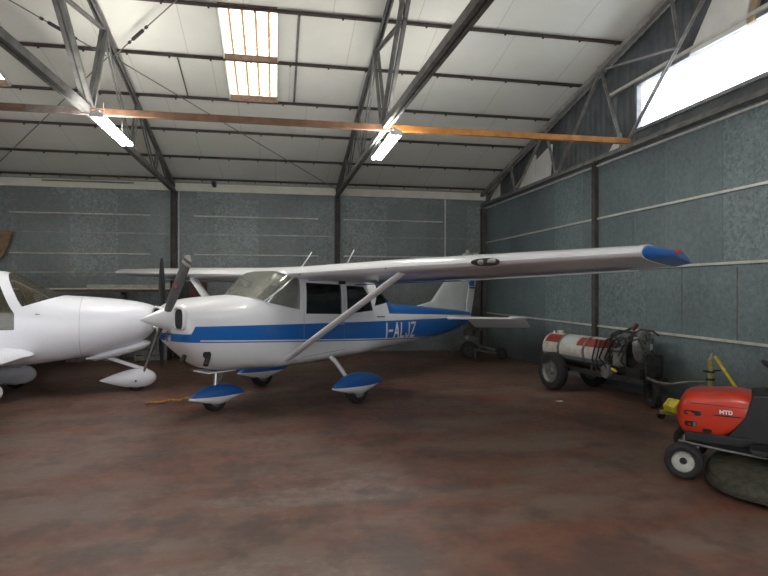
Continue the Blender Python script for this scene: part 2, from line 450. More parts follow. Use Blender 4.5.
for i, (x0, x1) in enumerate(SK):
    mb = MB(); n = 60; vs = []; fs = []
    for k in range(n+1):
        x = x0+(x1-x0)*k/n; dz = .10+.022*math.cos((x)/.187*2*PI)
        for y in (SY0-.05, SY1+.05): vs += [(x, y, roofz(y)+dz)]
    for k in range(n): fs.append((2*k, 2*k+1, 2*k+3, 2*k+2))
    mb.add(vs, fs); o = mb.build('window_%d' % (i+2), skym, None, True); struct(o)
    b = MB()
    for y, w in ((SY0, .05), (PY[4], .10), (SY1, .12)): b.box(((x0+x1)/2, y, roofz(y)+.0), (x1-x0, .05, w))
    b.build('frame_board', woodb, o)
    b = MB()
    for x in (x0-.012, x1+.012): b.bar((x, SY0, roofz(SY0)+.03), (x, SY1, roofz(SY1)+.03), .024, .14)
    b.build('side_board', offwhite, o)

# eave board and wall rails
def trim(n, mb, mat, bevel=0): o = mb.build('trim_%d' % n, mat, None, False, bevel); struct(o); return o
trim(1, MB().box(((XR+XL)/2, YB-.03, 4.10), (XR-XL, .06, .19)), M('cream_eave_board', (.78, .74, .62), .8, 0, .06, 3))
k = 2
for z in (3.40, 2.46):
    for x0, x1 in ((-6.0, -2.93), (-1.94, 1.07), (1.72, 4.35)):
        trim(k, MB().tube([(x0, YB-.03, z), (x1, YB-.03, z)], .02, 12), galv_rail); k += 1
trim(k, MB().box(((XR+XL)/2, YB-.008, 2.965), (XR-XL, .016, .03)), M('sheet_lap', (.26, .27, .26), .4, .3, .2, 6)); k += 1
trim(k, MB().box((4.43, YB-.01, 3.0), (.035, .02, 2.0)), galv_rail); k += 1
trim(k, MB().box(((XR+XL)/2, YB-.02, 2.02), (XR-XL, .04, .04)), M('dull_rail', (.30, .30, .27), .5, .2, .2, 6)); k += 1
for z in (2.86, 1.96, .99):
    trim(k, MB().box((XR-.015, (YF+YB)/2, z), (.03, YB-YF-.1, .032)), galv_rail); k += 1
trim(k, MB().box((XR-.02, (YF+YB)/2, 3.78), (.04, YB-YF-.1, .03)), galv_rail); k += 1
for y in (3.2, 5.0, 9.8): pass
for y, z0, z1 in ((7.93, 2.05, 2.83), (6.85, 1.02, 1.93), (5.9, 1.0, 1.9)):
    trim(k, MB().box((XR-.004, y, (z0+z1)/2), (.008, .012, z1-z0)), steel); k += 1
# bolts on the upper right wall
TX = [-6.45, -2.40, 1.55]
names = {-6.45: 'off to the left behind the white aeroplane', -2.40: 'left of the two in view, behind the two noses', 1.55: 'right of the two in view, above the blue striped cabin'}
for x in TX:
    w = .11
    mb = MB()
    for s_ in (-1, 1): mb.box((x+s_*.055, YB-.10, 2.0), (.014, .13, 3.98))
    mb.box((x, YB-.10, 2.0), (.10, .012, 3.98))
    o = mb.build('steel_column', colm)
    tag(o, 'dark steel column against the back wall, '+names[x], 'column')
mb = MB(); mb.box((XR-.075, YB-.09, 1.9), (.12, .14, 3.75)); tag(mb.build('steel_column', colm), 'dark steel column in the far corner where the two walls meet', 'column')
mb = MB(); mb.box((XR-.035, 8.93, 1.97), (.07, .07, 3.9)); mb.box((XR-.075, 8.93, 1.97), (.012, .11, 3.9))
tag(mb.build('steel_column', colm), 'dark slim column on the right wall above the tank cart', 'column')

trim(41, MB().tube([(-2.29, YB-.03, .1), (-2.29, YB-.03, 4.0)], .012, 8), galv_rail)
# purlins
for i, y in enumerate(PY):
    z = roofz(y)-.035; mb = MB()
    mb.box(((XR+XL)/2, y, z), (XR-XL, .035, .044)); mb.box(((XR+XL)/2, y-.02, z-.02), (XR-XL, .035, .006))
    for x in [XL+.6+.62*q+.1*(i % 3) for q in range(26)]: mb.box((x, y-.03, z-.045), (.025, .025, .03))
    o = mb.build('roof_purlin', purm)
    pos = ['first', 'second', 'third', 'fourth', 'fifth', 'sixth', 'seventh', 'eighth', 'ninth', 'tenth', 'eleventh'][i]
    tag(o, 'thin dark roof purlin under the pale lining, %s counted from the back wall' % pos, 'purlin', 'roof purlins under the pale lining')

# trusses
def truss(x, label, m=steel, off=.0, sp=1.):
    webm = M('pale_web_steel', (.26, .25, .235), .7, 0, .25, 7) if sp != 1. else m
    r = empty('roof_truss', (x, YB-.1, WT), 0, label, 'truss', 'steel roof trusses')
    def P(y, z): return V((0, y-(YB-.1), z-WT))
    def dbl(name, a, b, w, h, gap):
        mb = MB()
        for s_ in (-1, 1):
            mb.bar(a+V((s_*(gap/2+w/2), 0, 0)), b+V((s_*(gap/2+w/2), 0, 0)), w, h)
            mb.bar(a+V((s_*(gap/2+.004), 0, h/2)), b+V((s_*(gap/2+.004), 0, h/2)), .008, .07)
        return mb.build(name, webm if (name == 'top_chord') else m, r)
    def top(y): return roofz(y)-.11-.02
    B = {14.2: 4.0, 12.05: 4.0, 10.15: 3.99, 8.0: 3.97, 3.5: 3.80, 2.15: 3.78}
    if sp != 1.: B = {a: 3.84 for a in B}
    ch = .045 if sp != 1. else .08
    dbl('bottom_chord', P(14.2, B[14.2]), P(8.0, B[8.0]), .035, ch, .02)
    dbl('bottom_chord', P(8.0, B[8.0]), P(2.15, B[2.15]), .045, ch*1.1, .02)
    dbl('bottom_chord', P(2.15, B[2.15]), P(-9.8, 4.0), .045, .09, .02)
    m_ = m; m = webm
    dbl('top_chord', P(14.2, top(14.2)), P(RIDGE, top(RIDGE)), .03, .065, .02)
    m = m_
    dbl('top_chord', P(RIDGE, top(RIDGE)), P(-9.8, top(-9.8)), .03, .065, .02)
    webs = [((8.0, B[8.0]), (8.62, top(8.62)), .05), ((10.15, B[10.15]), (10.6, top(10.6)), .04), ((12.05, B[12.05]), (12.35, top(12.35)), .035),
            ((8.62, top(8.62)), (10.15, B[10.15]), .028), ((10.6, top(10.6)), (12.05, B[12.05]), .028), ((12.35, top(12.35)), (13.6, 4.0), .025),
            ((8.0, B[8.0]), (5.6, top(5.6)), .06), ((8.62, top(8.62)), (6.75, 4.95), .03), ((6.75, 4.95), (6.9, top(6.9)), .03),
            ((3.5, B[3.5]), (5.6, top(5.6)), .05), ((3.5, B[3.5]), (RIDGE, top(RIDGE)), .05)]
    for (a, b, w) in webs:
        mb = MB()
        if sp != 1.: w = min(w, .022)
        for s_ in (-1, 1): mb.bar(P(*a)+V((s_*(w*.5+.006), 0, 0)), P(*b)+V((s_*(w*.5+.006), 0, 0)), w*.85, w)
        mb.build('web', webm, r)
    for (y, z) in ((8.0, B[8.0]+.02), (10.15, B[10.15]+.02), (12.05, B[12.05]+.02), (8.62, top(8.62)), (10.6, top(10.6))):
        mb = MB(); p = P(y, z); mb.prism([(p.y-.13, p.z-.05), (p.y+.13, p.z-.05), (p.y+.09, p.z+.09), (p.y-.09, p.z+.09)], -.006, .006, 'x'); mb.build('gusset_plate', m, r)
    return r
truss(-2.40, 'grey steel roof truss carrying the left lamp, over the two aeroplane noses')
truss(1.55, 'grey steel roof truss carrying the right lamp, over the blue striped cabin')
truss(-6.45, 'grey steel roof truss off to the left over the white low-wing aeroplane')
gt = truss(XR-.13, 'grey steel gable truss against the long window of the right wall', steel, 0, 2.)
# cross beam
r = empty('cross_beam', (-2.40, 7.86, 3.96), 0, 'long brown and orange timber beam running right across under the trusses', 'beam')
for x0, x1, m, h in ((-8.5, -1.93, woodd, .085), (-1.93, 1.0, woodb, .085), (1.0, 2.98, woodb, .08), (2.98, XR+.02-.15, woodo, .085)):
    x0_, x1_ = x0, x1
for x0, x1, m in ((-8.5, -3.15, woodb), (-3.15, -2.4, woodd), (-2.4, 1.58, M('stained_brown_timber', (.17, .085, .045), .65, 0, .25, 7)), (1.58, XR-.16, woodo)):
    o = MB().box(((x0+x1)/2+2.45, 0, -.02), (x1-x0, .07, .085)).build('beam_length', m, r, False, .004)
    if m is woodo: o['label'] = 'bright orange beam length'
# bracing rods in the roof plane, meeting at the truss
def rod(name, a, b, label, tb=None):
    a, b = V(a), V(b); r = empty(name, a, 0, label, 'bracing rod')
    MB().tube([(0, 0, 0), b-a], .009, 8).build('rod', steel, r)
    if tb:
        p = (b-a)*tb; d = (b-a).normalized()
        MB().tube([p-d*.16, p-d*.14, p+d*.14, p+d*.16], [.012, .026, .026, .012], 8).build('turnbuckle', black, r)
        for s_ in (-1, 1): MB().tube([p+d*s_*.22, p+d*s_*.26], .022, 8).build('lock_nut', black, r)
hub = (-2.40, 9.15, roofz(9.15)-.2)
rod('bracing_rod', (-2.40, hub[1], hub[2]), (1.5, 14.0, 4.12), 'thin bracing rod sloping from the left truss down to the foot of the right truss')
rod('bracing_rod', (-2.50, hub[1], hub[2]), (-6.4, 14.0, 4.12), 'thin bracing rod sloping from the left truss down to the eave on the far left')
rod('bracing_rod', (-2.40, hub[1]-.05, hub[2]), (1.5, 4.5, roofz(4.5)-.2), 'thin bracing rod with turnbuckle rising right from the left truss', .12)
rod('bracing_rod', (-2.50, hub[1]-.05, hub[2]), (-6.4, 4.5, roofz(4.5)-.2), 'thin bracing rod with turnbuckle rising left from the left truss', .12)
# lining cover strips
for x, y0, y1, lb in ((.34, PY[5], PY[3], 'dark cover strip on the roof lining right of the big rooflight'), (-1.52, PY[4], PY[3], 'thin dark cover strip on the roof lining left of the big rooflight')):
    if lb:
        o = MB().bar((x, y0, roofz(y0)-.012), (x, y1, roofz(y1)-.012), .035 if x > 0 else .018, .012).build('cover_strip', steel); tag(o, lb, 'strip')
trim(k, MB().box((-4.3, YB-.08, 4.15), (2.0, .03, .03)), steel); k += 1
trim(k, MB().box((-1.45, YB-.2, 4.16), (.08, .3, .1)), black); k += 1

# fluorescent lamps
LAMPS = [(-2.12, 7.3, 8.75, 3.74, 'lit fluorescent lamp hanging under the left roof truss'), (1.58, 7.25, 8.75, 3.70, 'lit fluorescent lamp hanging under the right roof truss'),
         (-6.3, 7.3, 8.75, 3.74, 'unseen fluorescent lamp added for fill under the truss off to the left'), (-6.3, .6, 2.1, 3.6, 'unseen fluorescent lamp added for fill behind the camera, left'),  # lamps from here on are out of view, added to brighten the ceiling
         (-2.2, .6, 2.1, 3.6, 'unseen fluorescent lamp added for fill behind the camera, middle'), (1.7, .6, 2.1, 3.6, 'unseen fluorescent lamp added for fill behind the camera, right')]
for (x, y0, y1, z, lb) in LAMPS:
    r = empty('fluorescent_lamp', (x, (y0+y1)/2, z), 0, lb, 'lamp', 'fluorescent lamps under the trusses')
    L = y1-y0
    MB().prism([(-.025, .07), (.025, .07), (.03, .02), (-.03, .02)], -L/2, L/2).build('batten', white, r)
    for s_ in (-1, 1):
        MB().tube([(s_*.055, -L/2+.04, .0), (s_*.055, L/2-.04, .0)], .024, 12).build('tube', tube_m, r, True)
        MB().box((0, s_*(L/2-.02), .01), (.16, .03, .06)).build('end_cap', white, r)
        MB().tube([(0, s_*L*.3, .06), (0, s_*L*.3, .24)], .008, 6).build('hanger', steel, r)

trim(40, MB().box((XR+.06, (8.65+WY0)/2, 4.93), (.05, 8.65-WY0, .045)), galv_rail)
# insulation boards left standing behind the gable truss
boardw = M('white_board', (.82, .81, .76), .9, 0, .05, 3)
def gboard(pts, lb, x=XR+.05, m=boardw, name='insulation_board'):
    o = MB().prism(pts, x, x+.04, 'x').build(name, m); tag(o, lb, 'board', 'offcuts of white board behind the gable truss'); return o
gboard([(14.25, 3.88), (13.45, 3.88), (13.45, 4.33)], 'small white triangular board in the far corner of the gable')
gboard([(12.75, 3.88), (11.45, 3.88), (11.45, 4.58)], 'tall white triangular board behind the gable truss, second from the corner')
o = gboard([(11.40, 3.87), (11.40, 4.44), (10.70, 4.62), (10.80, 3.87)], 'cream four-sided board tucked behind the gable truss, beside the tall triangle')
gboard([(8.72, 3.862), (8.28, 3.862), (8.31, 4.20), (8.5, 4.05)], 'little white board scrap at the end of the orange beam', x=XR+.01)
gboard([(6.78, 4.86), (5.85, 4.84), (5.55, 5.9), (6.1, 5.75)], 'large white pointed board leaning above the long window')
gboard([(5.82, 4.84), (5.72, 4.84), (5.35, 5.95), (5.45, 5.95)], 'narrow tan wooden lath beside the large white board', m=M('tan_lath', (.42, .33, .2), .7), name='wooden_lath')

# ------------------------------------------------------------------ high-wing aeroplane with blue stripes
A = math.radians(38.9)
air = empty('light_aircraft', (-.68, 7.90, 0), A, 'white high-wing propeller aeroplane with blue stripes and strut-braced wings', 'aeroplane')
TAB = [ # x, zb, zt, w, n, zc
 (-.80, 1.00, 1.43, .34, 2.8, 1.21), (-.76, .94, 1.46, .385, 2.8, 1.20), (-.60, .79, 1.505, .44, 2.8, 1.17), (-.35, .60, 1.535, .475, 2.8, 1.10),
 (0, .545, 1.555, .50, 3.0, 1.05), (.14, .54, 1.565, .51, 3.1, 1.03), (.38, .535, 1.73, .52, 4.2, 1.02), (.60, .53, 1.885, .53, 5.5, 1.02),
 (1.0, .53, 1.93, .53, 5.2, 1.02), (2.2, .55, 1.93, .52, 5.0, 1.02), (2.6, .565, 1.86, .49, 4.0, 1.02), (3.0, .58, 1.60, .44, 2.9, 1.0),
 (3.35, .595, 1.38, .395, 2.7, .99), (3.7, .61, 1.35, .355, 2.6, .98), (4.8, .665, 1.27, .235, 2.5, .96), (5.6, .75, 1.20, .15, 2.4, .96), (6.3, .90, 1.12, .06, 2.2, .99)]
xs = [-.80, -.785, -.76, -.72, -.68, -.6, -.5, -.42, -.35, -.2, -.1]+[0+.1*i for i in range(0, 38)]+[3.8+.25*i for i in range(0, 11)]
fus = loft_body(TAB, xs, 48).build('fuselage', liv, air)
inner = loft_body(TAB, [.10, .2, .3, .4, .5, .6, .7, .85]+[1+.2*i for i in range(11)]+[3.1, 3.2], 48, .028).build('inner', darkint, air)
def cutter(poly, y0, y1): return MB().prism(poly, y0, y1).build('cut', darkint, air)
cw = cutter([(.07, 1.545), (.38, 1.435), (.89, 1.335), (.91, 1.78), (.66, 1.865), (.60, 2.1), (-.1, 2.1), (-.1, 1.60)], -.8, .8)
dpoly = [(1.03, 1.73), (1.01, 1.28), (1.74, 1.25), (1.74, 1.70)]
rpoly = [(1.87, 1.69), (1.87, 1.25), (2.50, 1.28), (2.42, 1.50), (2.26, 1.67)]
cd = [cutter(dpoly, s_*.2, s_*.9) for s_ in (-1, 1)]; cr = [cutter(rpoly, s_*.2, s_*.9) for s_ in (-1, 1)]
cb = cutter([(2.55, 1.35), (3.22, 1.43), (3.5, 1.7), (2.80, 2.1), (2.70, 1.80), (2.66, 1.60)], -.8, .8)
panes = []
for nm, c, mt in [('windshield', cw, glassw), ('door_window', cd[0], glasss), ('door_window', cd[1], glasss), ('rear_side_window', cr[0], glasss), ('rear_side_window', cr[1], glasss), ('rear_window', cb, glasss)]:
    g = fus.copy(); g.data = fus.data.copy(); g.name = nm; C.objects.link(g)
    g.data.materials.clear(); g.data.materials.append(mt)
    in2 = inner
    panes.append((g, c))
for g, c in panes:
    boolean(g, [('DIFFERENCE', inner), ('INTERSECT', c)])
    mt = g.data.materials[0]; g.data.materials.clear(); g.data.materials.append(mt)
    for p in g.data.polygons: p.material_index = 0
    shade(g.data, 50)
boolean(fus, [('DIFFERENCE', inner), ('DIFFERENCE', cw)]+[('DIFFERENCE', c) for c in cd+cr]+[('DIFFERENCE', cb)])
line_inside(fus, TAB, M('pale_headliner', (.42, .41, .37), .9))
shade(fus.data, 50)
kill(inner, cw, cb, *cd, *cr)
# cabin floor, panel and seats
MB().box((1.6, 0, .74), (2.6, .70, .03)).build('cabin_floor', darkint, air)
MB().prism([(.34, 1.0), (.34, 1.47), (.26, 1.47), (.20, 1.0)], -.36, .36).build('instrument_panel', black, air, False, .01)
for s_ in (-1, 1):
    for x0 in (1.05, 1.85):
        m = MB(); m.prism([(x0, .95), (x0+.45, .93), (x0+.62, 1.40), (x0+.52, 1.46), (x0+.38, 1.06), (x0-.02, 1.08)], s_*.23-.19, s_*.23+.19)
        st = m.build('seat', seatm, air, True, .03)
        MB().box((x0+.2, s_*.23, .85), (.36, .30, .2)).build('seat_base', darkint, st)
    MB().box((.735, s_*.17, 1.735), (.02, .22, .13), Matrix.Rotation(R(-40), 3, 'Y')).build('sun_visor', palew, air, False, .01)
# windshield posts and door outline
def on_side(pts, s_, off, r, name, mat, parent=air):
    P = []
    for i in range(len(pts)-1):
        (a, b), (c, d) = pts[i], pts[i+1]; n = 8
        for k_ in range(n+(1 if i == len(pts)-2 else 0)):
            t = k_/n; x = a+(c-a)*t; z = b+(d-b)*t
            P.append((x, s_*(halfw(TAB, x, z)+off), z))
    return MB().tube(P, r, 6).build(name, mat, parent, True)
for s_ in (-1, 1):
    on_side([(.12, 1.525), (.38, 1.435), (.89, 1.335)], s_, .002, .008, 'windshield_edge', white)
    on_side([(.97, 1.76), (.97, .66), (1.80, .70), (1.80, 1.74)], s_, -.0035, .005, 'door_seam', steelL)
    on_side([(1.66, 1.10), (1.78, 1.10)], s_, .012, .010, 'door_handle', chrome)
    on_side([(2.62, 1.17), (2.85, 1.165)], s_, .0, .009, 'air_vent', black)
on_side([(.30, 1.47), (.84, 1.82)], -1, .004, .010, 'windshield_strip', galv_rail)
# registration
GLY = {'I': (.05, [[(.025, 0), (.025, 1)]]), '-': (.50, [[(.05, .5), (.45, .5)]]), 'A': (.62, [[(.03, 0), (.31, 1), (.59, 0)], [(.14, .33), (.48, .33)]]),
       'L': (.48, [[(.05, 1), (.05, .0), (.48, .0)]]), 'J': (.46, [[(.40, 1), (.40, .14), (.33, .02), (.22, -.02), (.10, .04), (.05, .18)]]),
       'Z': (.56, [[(.04, 1), (.54, 1), (.03, 0), (.55, 0)]]), 'M': (.85, [[(.05, 0), (.05, 1), (.42, .35), (.80, 1), (.80, 0)]]),
       'T': (.72, [[(.0, 1), (.72, 1)], [(.36, 1), (.36, 0)]]), 'D': (.70, [[(.05, 0), (.05, 1), (.42, 1), (.62, .82), (.66, .5), (.62, .18), (.42, 0), (.05, 0)]])}
def lettering(word, x0, z0, h, asp, th, gap, put, name, mat, parent):
    # painted letters: strokes as strips laid on the surface by put(x, z)
    mb = MB(); cx = 0.
    for ch in word:
        wd, strokes = GLY[ch]
        for st in strokes:
            for (a, b) in zip(st[:-1], st[1:]):
                p = V(((cx+a[0]*asp)*h, a[1]*(h-th)+th/2)); q = V(((cx+b[0]*asp)*h, b[1]*(h-th)+th/2))
                d = (q-p).normalized(); n_ = V((-d.y, d.x))*th/2; p = p-d*th*.45; q = q+d*th*.45
                k_ = max(2, int((q-p).length/.03)); vs = []; fs = []
                for t in range(k_+1):
                    c = p+(q-p)*t/k_
                    vs += [put(x0, z0, *(c+n_)), put(x0, z0, *c), put(x0, z0, *(c-n_))]
                for t in range(k_): fs += [(3*t, 3*t+1, 3*t+4, 3*t+3), (3*t+1, 3*t+2, 3*t+5, 3*t+4)]
                mb.add(vs, fs)
        cx += wd*asp+gap
    return mb.build(name, mat, parent), cx*h
def put_reg(x0, z0, u, v):
    x = x0+u; z = z0+v-u*.03; return (x, -(halfw(TAB, x, z)+.010), z)
lettering('I-ALJZ', 2.90, .775, .285, .92, .042, .19, put_reg, 'registration', white, air)
# nose: inlets, exhaust, landing plate
for s_ in (-1, 1):
    c0 = (-.812, s_*.265, 1.27)
    rs = []
    for (rr, dx) in ((1.16, .03), (1.18, -.012), (1.04, -.022), (.95, .004)):
        rs.append([(c0[0]+dx, c0[1]+s_*.100*rr*math.copysign(abs(math.cos(a))**.6, math.cos(a)), c0[2]+.125*rr*math.copysign(abs(math.sin(a))**.6, math.sin(a))) for a in [2*PI*i/28 for i in range(28)]])
    MB().rings(rs, True, False).build('inlet_lip', white, air, True)
    MB().rings([[(p[0]+.001+q, p[1], p[2]) for p in rs[3]] for q in (-.012, .0)]).build('air_inlet', black, air)
MB().lathe([(.0, 0), (.07, 0), (.075, -.02), (.0, -.02)], (-.795, 0, 1.04), (1, 0, 0)).build('landing_lamp', glassw, air)
MB().tube([(-.45, -.30, .86), (-.48, -.36, .78), (-.54, -.40, .69)], .033, 12).build('exhaust_pipe', grime, air, True)
MB().lathe([(.0, 0), (.05, 0), (.05, .02), (0, .02)], (-.50, -.37, .82), (-.5, -.8, -.2)).build('cowl_port', black, air)
MB().tube([(-.66, -.12, .80), (-.72, -.15, .72)], .03, 10).build('breather_pipe', grime, air, True)
MB().box((-.15, 0, .545), (.42, .36, .02)).build('nose_gear_plate', white, air, False, .006)
# spinner and propeller
SZ = 1.27
SXF = -1.18
MB().lathe([(.0, SXF), (.016, SXF+.02), (.055, SXF+.11), (.098, SXF+.22), (.135, SXF+.32), (.158, SXF+.40), (.160, SXF+.43), (.10, SXF+.43)], (0, 0, SZ), (1, 0, 0), 36).build('spinner', white, air, True)
MB().lathe([(.10, -.76), (.17, -.745), (.185, -.72), (.17, -.60)], (0, 0, SZ-.02), (1, 0, 0), 36).build('cowl_ring', white, air, True)
propm = None
def blade(parent, x, z0, ang, L, wmax, mat, stripe, name='propeller_blade', tipm=None, side=1):
    # ang measured from straight up towards the left side (-y)
    def sec(r):
        t = r/L
        w = wmax*(.55+.45*math.sin(min(1, t*1.6)*PI/2))*(1 if t < .9 else (1-((t-.9)/.1)**2*.65))
        th = .055*(1-t)+.012
        tw = R(58)*(1-t)+R(18)*t
        d = V((0, -math.sin(ang), math.cos(ang))); e = V((0, math.cos(ang), math.sin(ang)))*side
        c = V((x, 0, z0))+d*r; ch = e*math.cos(tw)+V((1, 0, 0))*math.sin(tw); n = d.cross(ch).normalized()
        return [c+ch*(w/2*math.cos(a))+n*(th/2*math.sin(a)) for a in [2*PI*i/14 for i in range(14)]]
    cuts = [.06, .12, .25, .4, .55, .7, .8, .88, .94, .98, 1.0]
    o = MB().rings([sec(L*t) for t in cuts]).build(name, mat, parent, True)
    if tipm:
        def big(t): 
            s0 = sec(L*t); c = sum((V(p) for p in s0), V())/14
            return [c+(p-c)*1.05 for p in s0]
        MB().rings([big(t) for t in (.86, .90)]).build('tip_band', tipm, o, True)
        MB().rings([big(t) for t in (.94, .97, 1.0, 1.005)]).build('tip_band', tipm, o, True)
    return o
b1 = blade(air, -.86, SZ, R(37), .95, .125, greyblade, 1, tipm=palew, side=-1)
b2 = blade(air, -.86, SZ, R(37+180), .88, .125, greyblade, 1, side=-1)
d = V((0, -math.sin(R(37)), math.cos(R(37))))
MB().lathe([(0, 0), (.022, 0), (.022, .01), (0, .01)], V((-.895, -.03, SZ))+d*.50, (-1, -.25, 0)).build('blade_decal', M('decal_red', (.35, .08, .07), .5), b1)
# wings
def airfoil(xle, chord, y, z, th, tw=0., n=14):
    pts = []
    ts = [.5*(1-math.cos(PI*i/n)) for i in range(n+1)]
    def yt(t): return 5*th*(.2969*math.sqrt(t)-.1260*t-.3516*t*t+.2843*t**3-.1036*t**4)
    def cam(t): return .04*(2*.4*t-t*t)/.16 if t < .4 else .04*((1-.8)+.8*t-t*t)/.36
    for t in reversed(ts): pts.append((xle+chord*t, y, z+chord*(cam(t)*.6+yt(t))-math.tan(tw)*chord*t))
    for t in ts[1:-1]: pts.append((xle+chord*t, y, z+chord*(cam(t)*.6-yt(t)*.8)-math.tan(tw)*chord*t))
    return pts
def wing(s_, root=.42):
    zr = lambda y: 1.855+(y-.5)*.024
    secs = [(root, .74, 1.62), (1.0, .74, 1.62), (2.5, .74, 1.62), (3.8, .79, 1.40), (5.08, .84, 1.18)]
    rs = [airfoil(x, c, s_*y, zr(y), .14, R(4.5)) for y, x, c in secs]
    w = MB().rings(rs).build('wing', white, air, True)
    # tip cap
    tp = [(5.08, .84, 1.18, .14, 0), (5.11, .84, 1.185, .14, 0), (5.135, .90, 1.15, .135, 0), (5.15, 1.0, 1.08, .125, .0), (5.19, 1.15, .96, .125, .0), (5.23, 1.32, .82, .12, .0), (5.26, 1.48, .68, .11, .0)]
    rs = [airfoil(x, c, s_*y, zr(y), th, R(4.5)) for i, (y, x, c, th, q) in enumerate(tp)]
    t_ = MB().rings(rs).build('wing_tip', bluep, w, True)
    def grow(r, q):
        c = sum((V(p) for p in r), V())/len(r); return [c+(V(p)-c)*q for p in r]
    band = MB().rings([grow(airfoil(.836, 1.19, s_*y, zr(y), .145, R(4.5)), 1.01) for y in (5.06, 5.12)]).build('white_band', white, w, True)
    MB().lathe([(0, 0), (.018, .01), (.02, .03), (.012, .045), (0, .05)], (1.50, s_*5.25, zr(5.2)+.022), (-.3, s_, .3)).build('navigation_light', rednav if s_ < 0 else M('green_lens', (.03, .4, .1), .2), w, True)
    # flap and aileron as separate surfaces with seams
    for nm, y0, y1, mt in (('flap', .62, 2.5, bluep), ('aileron', 2.55, 4.75, white)):
        rs = []
        for y in (y0, y1):
            c = 1.62 if y <= 2.5 else 1.62-(y-2.5)/2.52*.44; xl = .74 if y <= 2.5 else .74+(y-2.5)/2.52*.10
            te = xl+c; z = zr(y)-c*.080
            rs.append([(te+.02, s_*y, z-.004), (te-.30*c/1.62, s_*y, z+.004*0-.022), (te-.42*c/1.62, s_*y, z-.020), (te-.42*c/1.62, s_*y, z-.034), (te-.30*c/1.62, s_*y, z-.034), (te+.02, s_*y, z-.016)])
        MB().rings(rs).build(nm, mt, w)
    # strut
    rs = []
    for i, (p, cth) in enumerate((((.68, s_*.47, .645), .16), ((.70, s_*.56, .70), .16), ((.93, s_*2.28, 1.79), .16), ((.95, s_*2.36, 1.86), .14))):
        rs.append([(p[0]+cth/2*math.cos(a), p[1]+.008*math.sin(a)*s_, p[2]+.040*math.sin(a)) for a in [2*PI*k_/16 for k_ in range(16)]])
    MB().rings(rs).build('wing_strut', white, air, True)
    return w, zr
wl, zr = wing(-1); wing(1)
MB().rings([airfoil(.74, 1.62, y, 1.852, .142, R(4.5)) for y in (-.43, .43)]).build('wing_centre_section', white, air, True)
# landing light in the leading edge, stall vent, fuel cap, cabin vent
def le_patch(yc, ry, rz, lift, nm, mt, par):
    # oval cover that follows the curve of the wing's leading edge
    xl = .74+(yc-2.5)/1.3*.05 if yc < 3.8 else .79
    zc = 1.855+(yc-.5)*.024-.003; rs = []
    for k_ in range(0, 7):
        q = k_/6
        rs.append([(xl-lift+(rz*q*math.sin(a))**2/.058, -yc-ry*q*math.copysign(abs(math.cos(a))**.8, math.cos(a)), zc+rz*q*math.sin(a)) for a in [2*PI*i_/28 for i_ in range(28)]])
    rs[0] = [(xl-lift, -yc-.001*math.cos(2*PI*i_/28), zc+.001*math.sin(2*PI*i_/28)) for i_ in range(28)]
    rs.append([(p[0]+lift+.02, p[1], p[2]) for p in rs[-1]])
    return MB().rings(rs, True, False).build(nm, mt, par, True)
nl = le_patch(3.58, .17, .042, .008, 'landing_light_lens', M('dark_lens', (.045, .045, .05), .12), wl)
le_patch(3.53, .035, .028, .012, 'landing_lamp', chrome, nl); le_patch(3.66, .05, .034, .012, 'taxi_lamp', chrome, nl)
MB().box((.755, -2.24, zr(2.24)-.005), (.02, .02, .03)).build('stall_vent', black, wl)
MB().box((.76, -.68, zr(.68)-.01), (.02, .03, .03)).build('cabin_air_vent', black, wl)
MB().box((1.55, -.72, 1.74), (.10, .06, .07)).build('fuel_sight_fairing', black, air, False, .01)
MB().tube([(1.0, -1.9, zr(1.9)-.07), (1.0, -1.9, zr(1.9)-.16), (.72, -1.9, zr(1.9)-.17)], .008, 6).build('pitot_tube', chrome, wl)
for (x, y, dx) in ((1.10, -.30, .23), (2.02, -.30, .24)):
    MB().tube([(x, y, 1.93), (x+dx, y, 2.19 if x < 1.5 else 2.27)], .009, 6).build('whip_antenna', palew, air)
# tail
def slab(pts, y0, y1, name, mat, parent=air, bev=.015): return MB().prism(pts, y0, y1).build(name, mat, parent, False, bev)
def fin_sec(z, xl, xt, th):
    n = 10; ts = [.5*(1-math.cos(PI*i/n)) for i in range(n+1)]
    f = lambda t: 5*th*(.2969*math.sqrt(t)-.1260*t-.3516*t*t+.2843*t**3-.1036*t**4)*(xt-xl)
    return [(xl+(xt-xl)*t, f(t), z) for t in ts]+[(xl+(xt-xl)*t, -f(t), z) for t in reversed(ts[1:-1])]
finm = M('white_fin_paint', (.62, .64, .62), .4, 0, .04, 3)
MB().rings([fin_sec(1.08, 3.8, 6.12, .05), fin_sec(1.25, 4.0, 6.15, .05), fin_sec(1.38, 4.85, 6.19, .07), fin_sec(1.72, 5.25, 6.28, .08), fin_sec(2.2, 5.86, 6.40, .09), fin_sec(2.36, 6.0, 6.44, .09), fin_sec(2.42, 6.10, 6.44, .06)]).build('fin', finm, air, True)
rud = MB().rings([fin_sec(1.0, 6.14, 6.38, .12), fin_sec(1.38, 6.20, 6.50, .12), fin_sec(1.72, 6.29, 6.58, .11), fin_sec(2.36, 6.45, 6.74, .09), fin_sec(2.44, 6.47, 6.72, .05)]).build('rudder', finm, air, True)
MB().box((6.40, 0, 1.76), (.2, .065, .13)).build('rudder_flash', bluep, rud, False, .01)
MB().box((6.40, 0, 1.655), (.2, .07, .035)).build('rudder_band', black, rud)
MB().lathe([(.05, 0), (.05, .03), (.03, .08), (0, .09)], (6.25, 0, 2.41), (0, 0, 1), 12).build('beacon', palew, air, True)
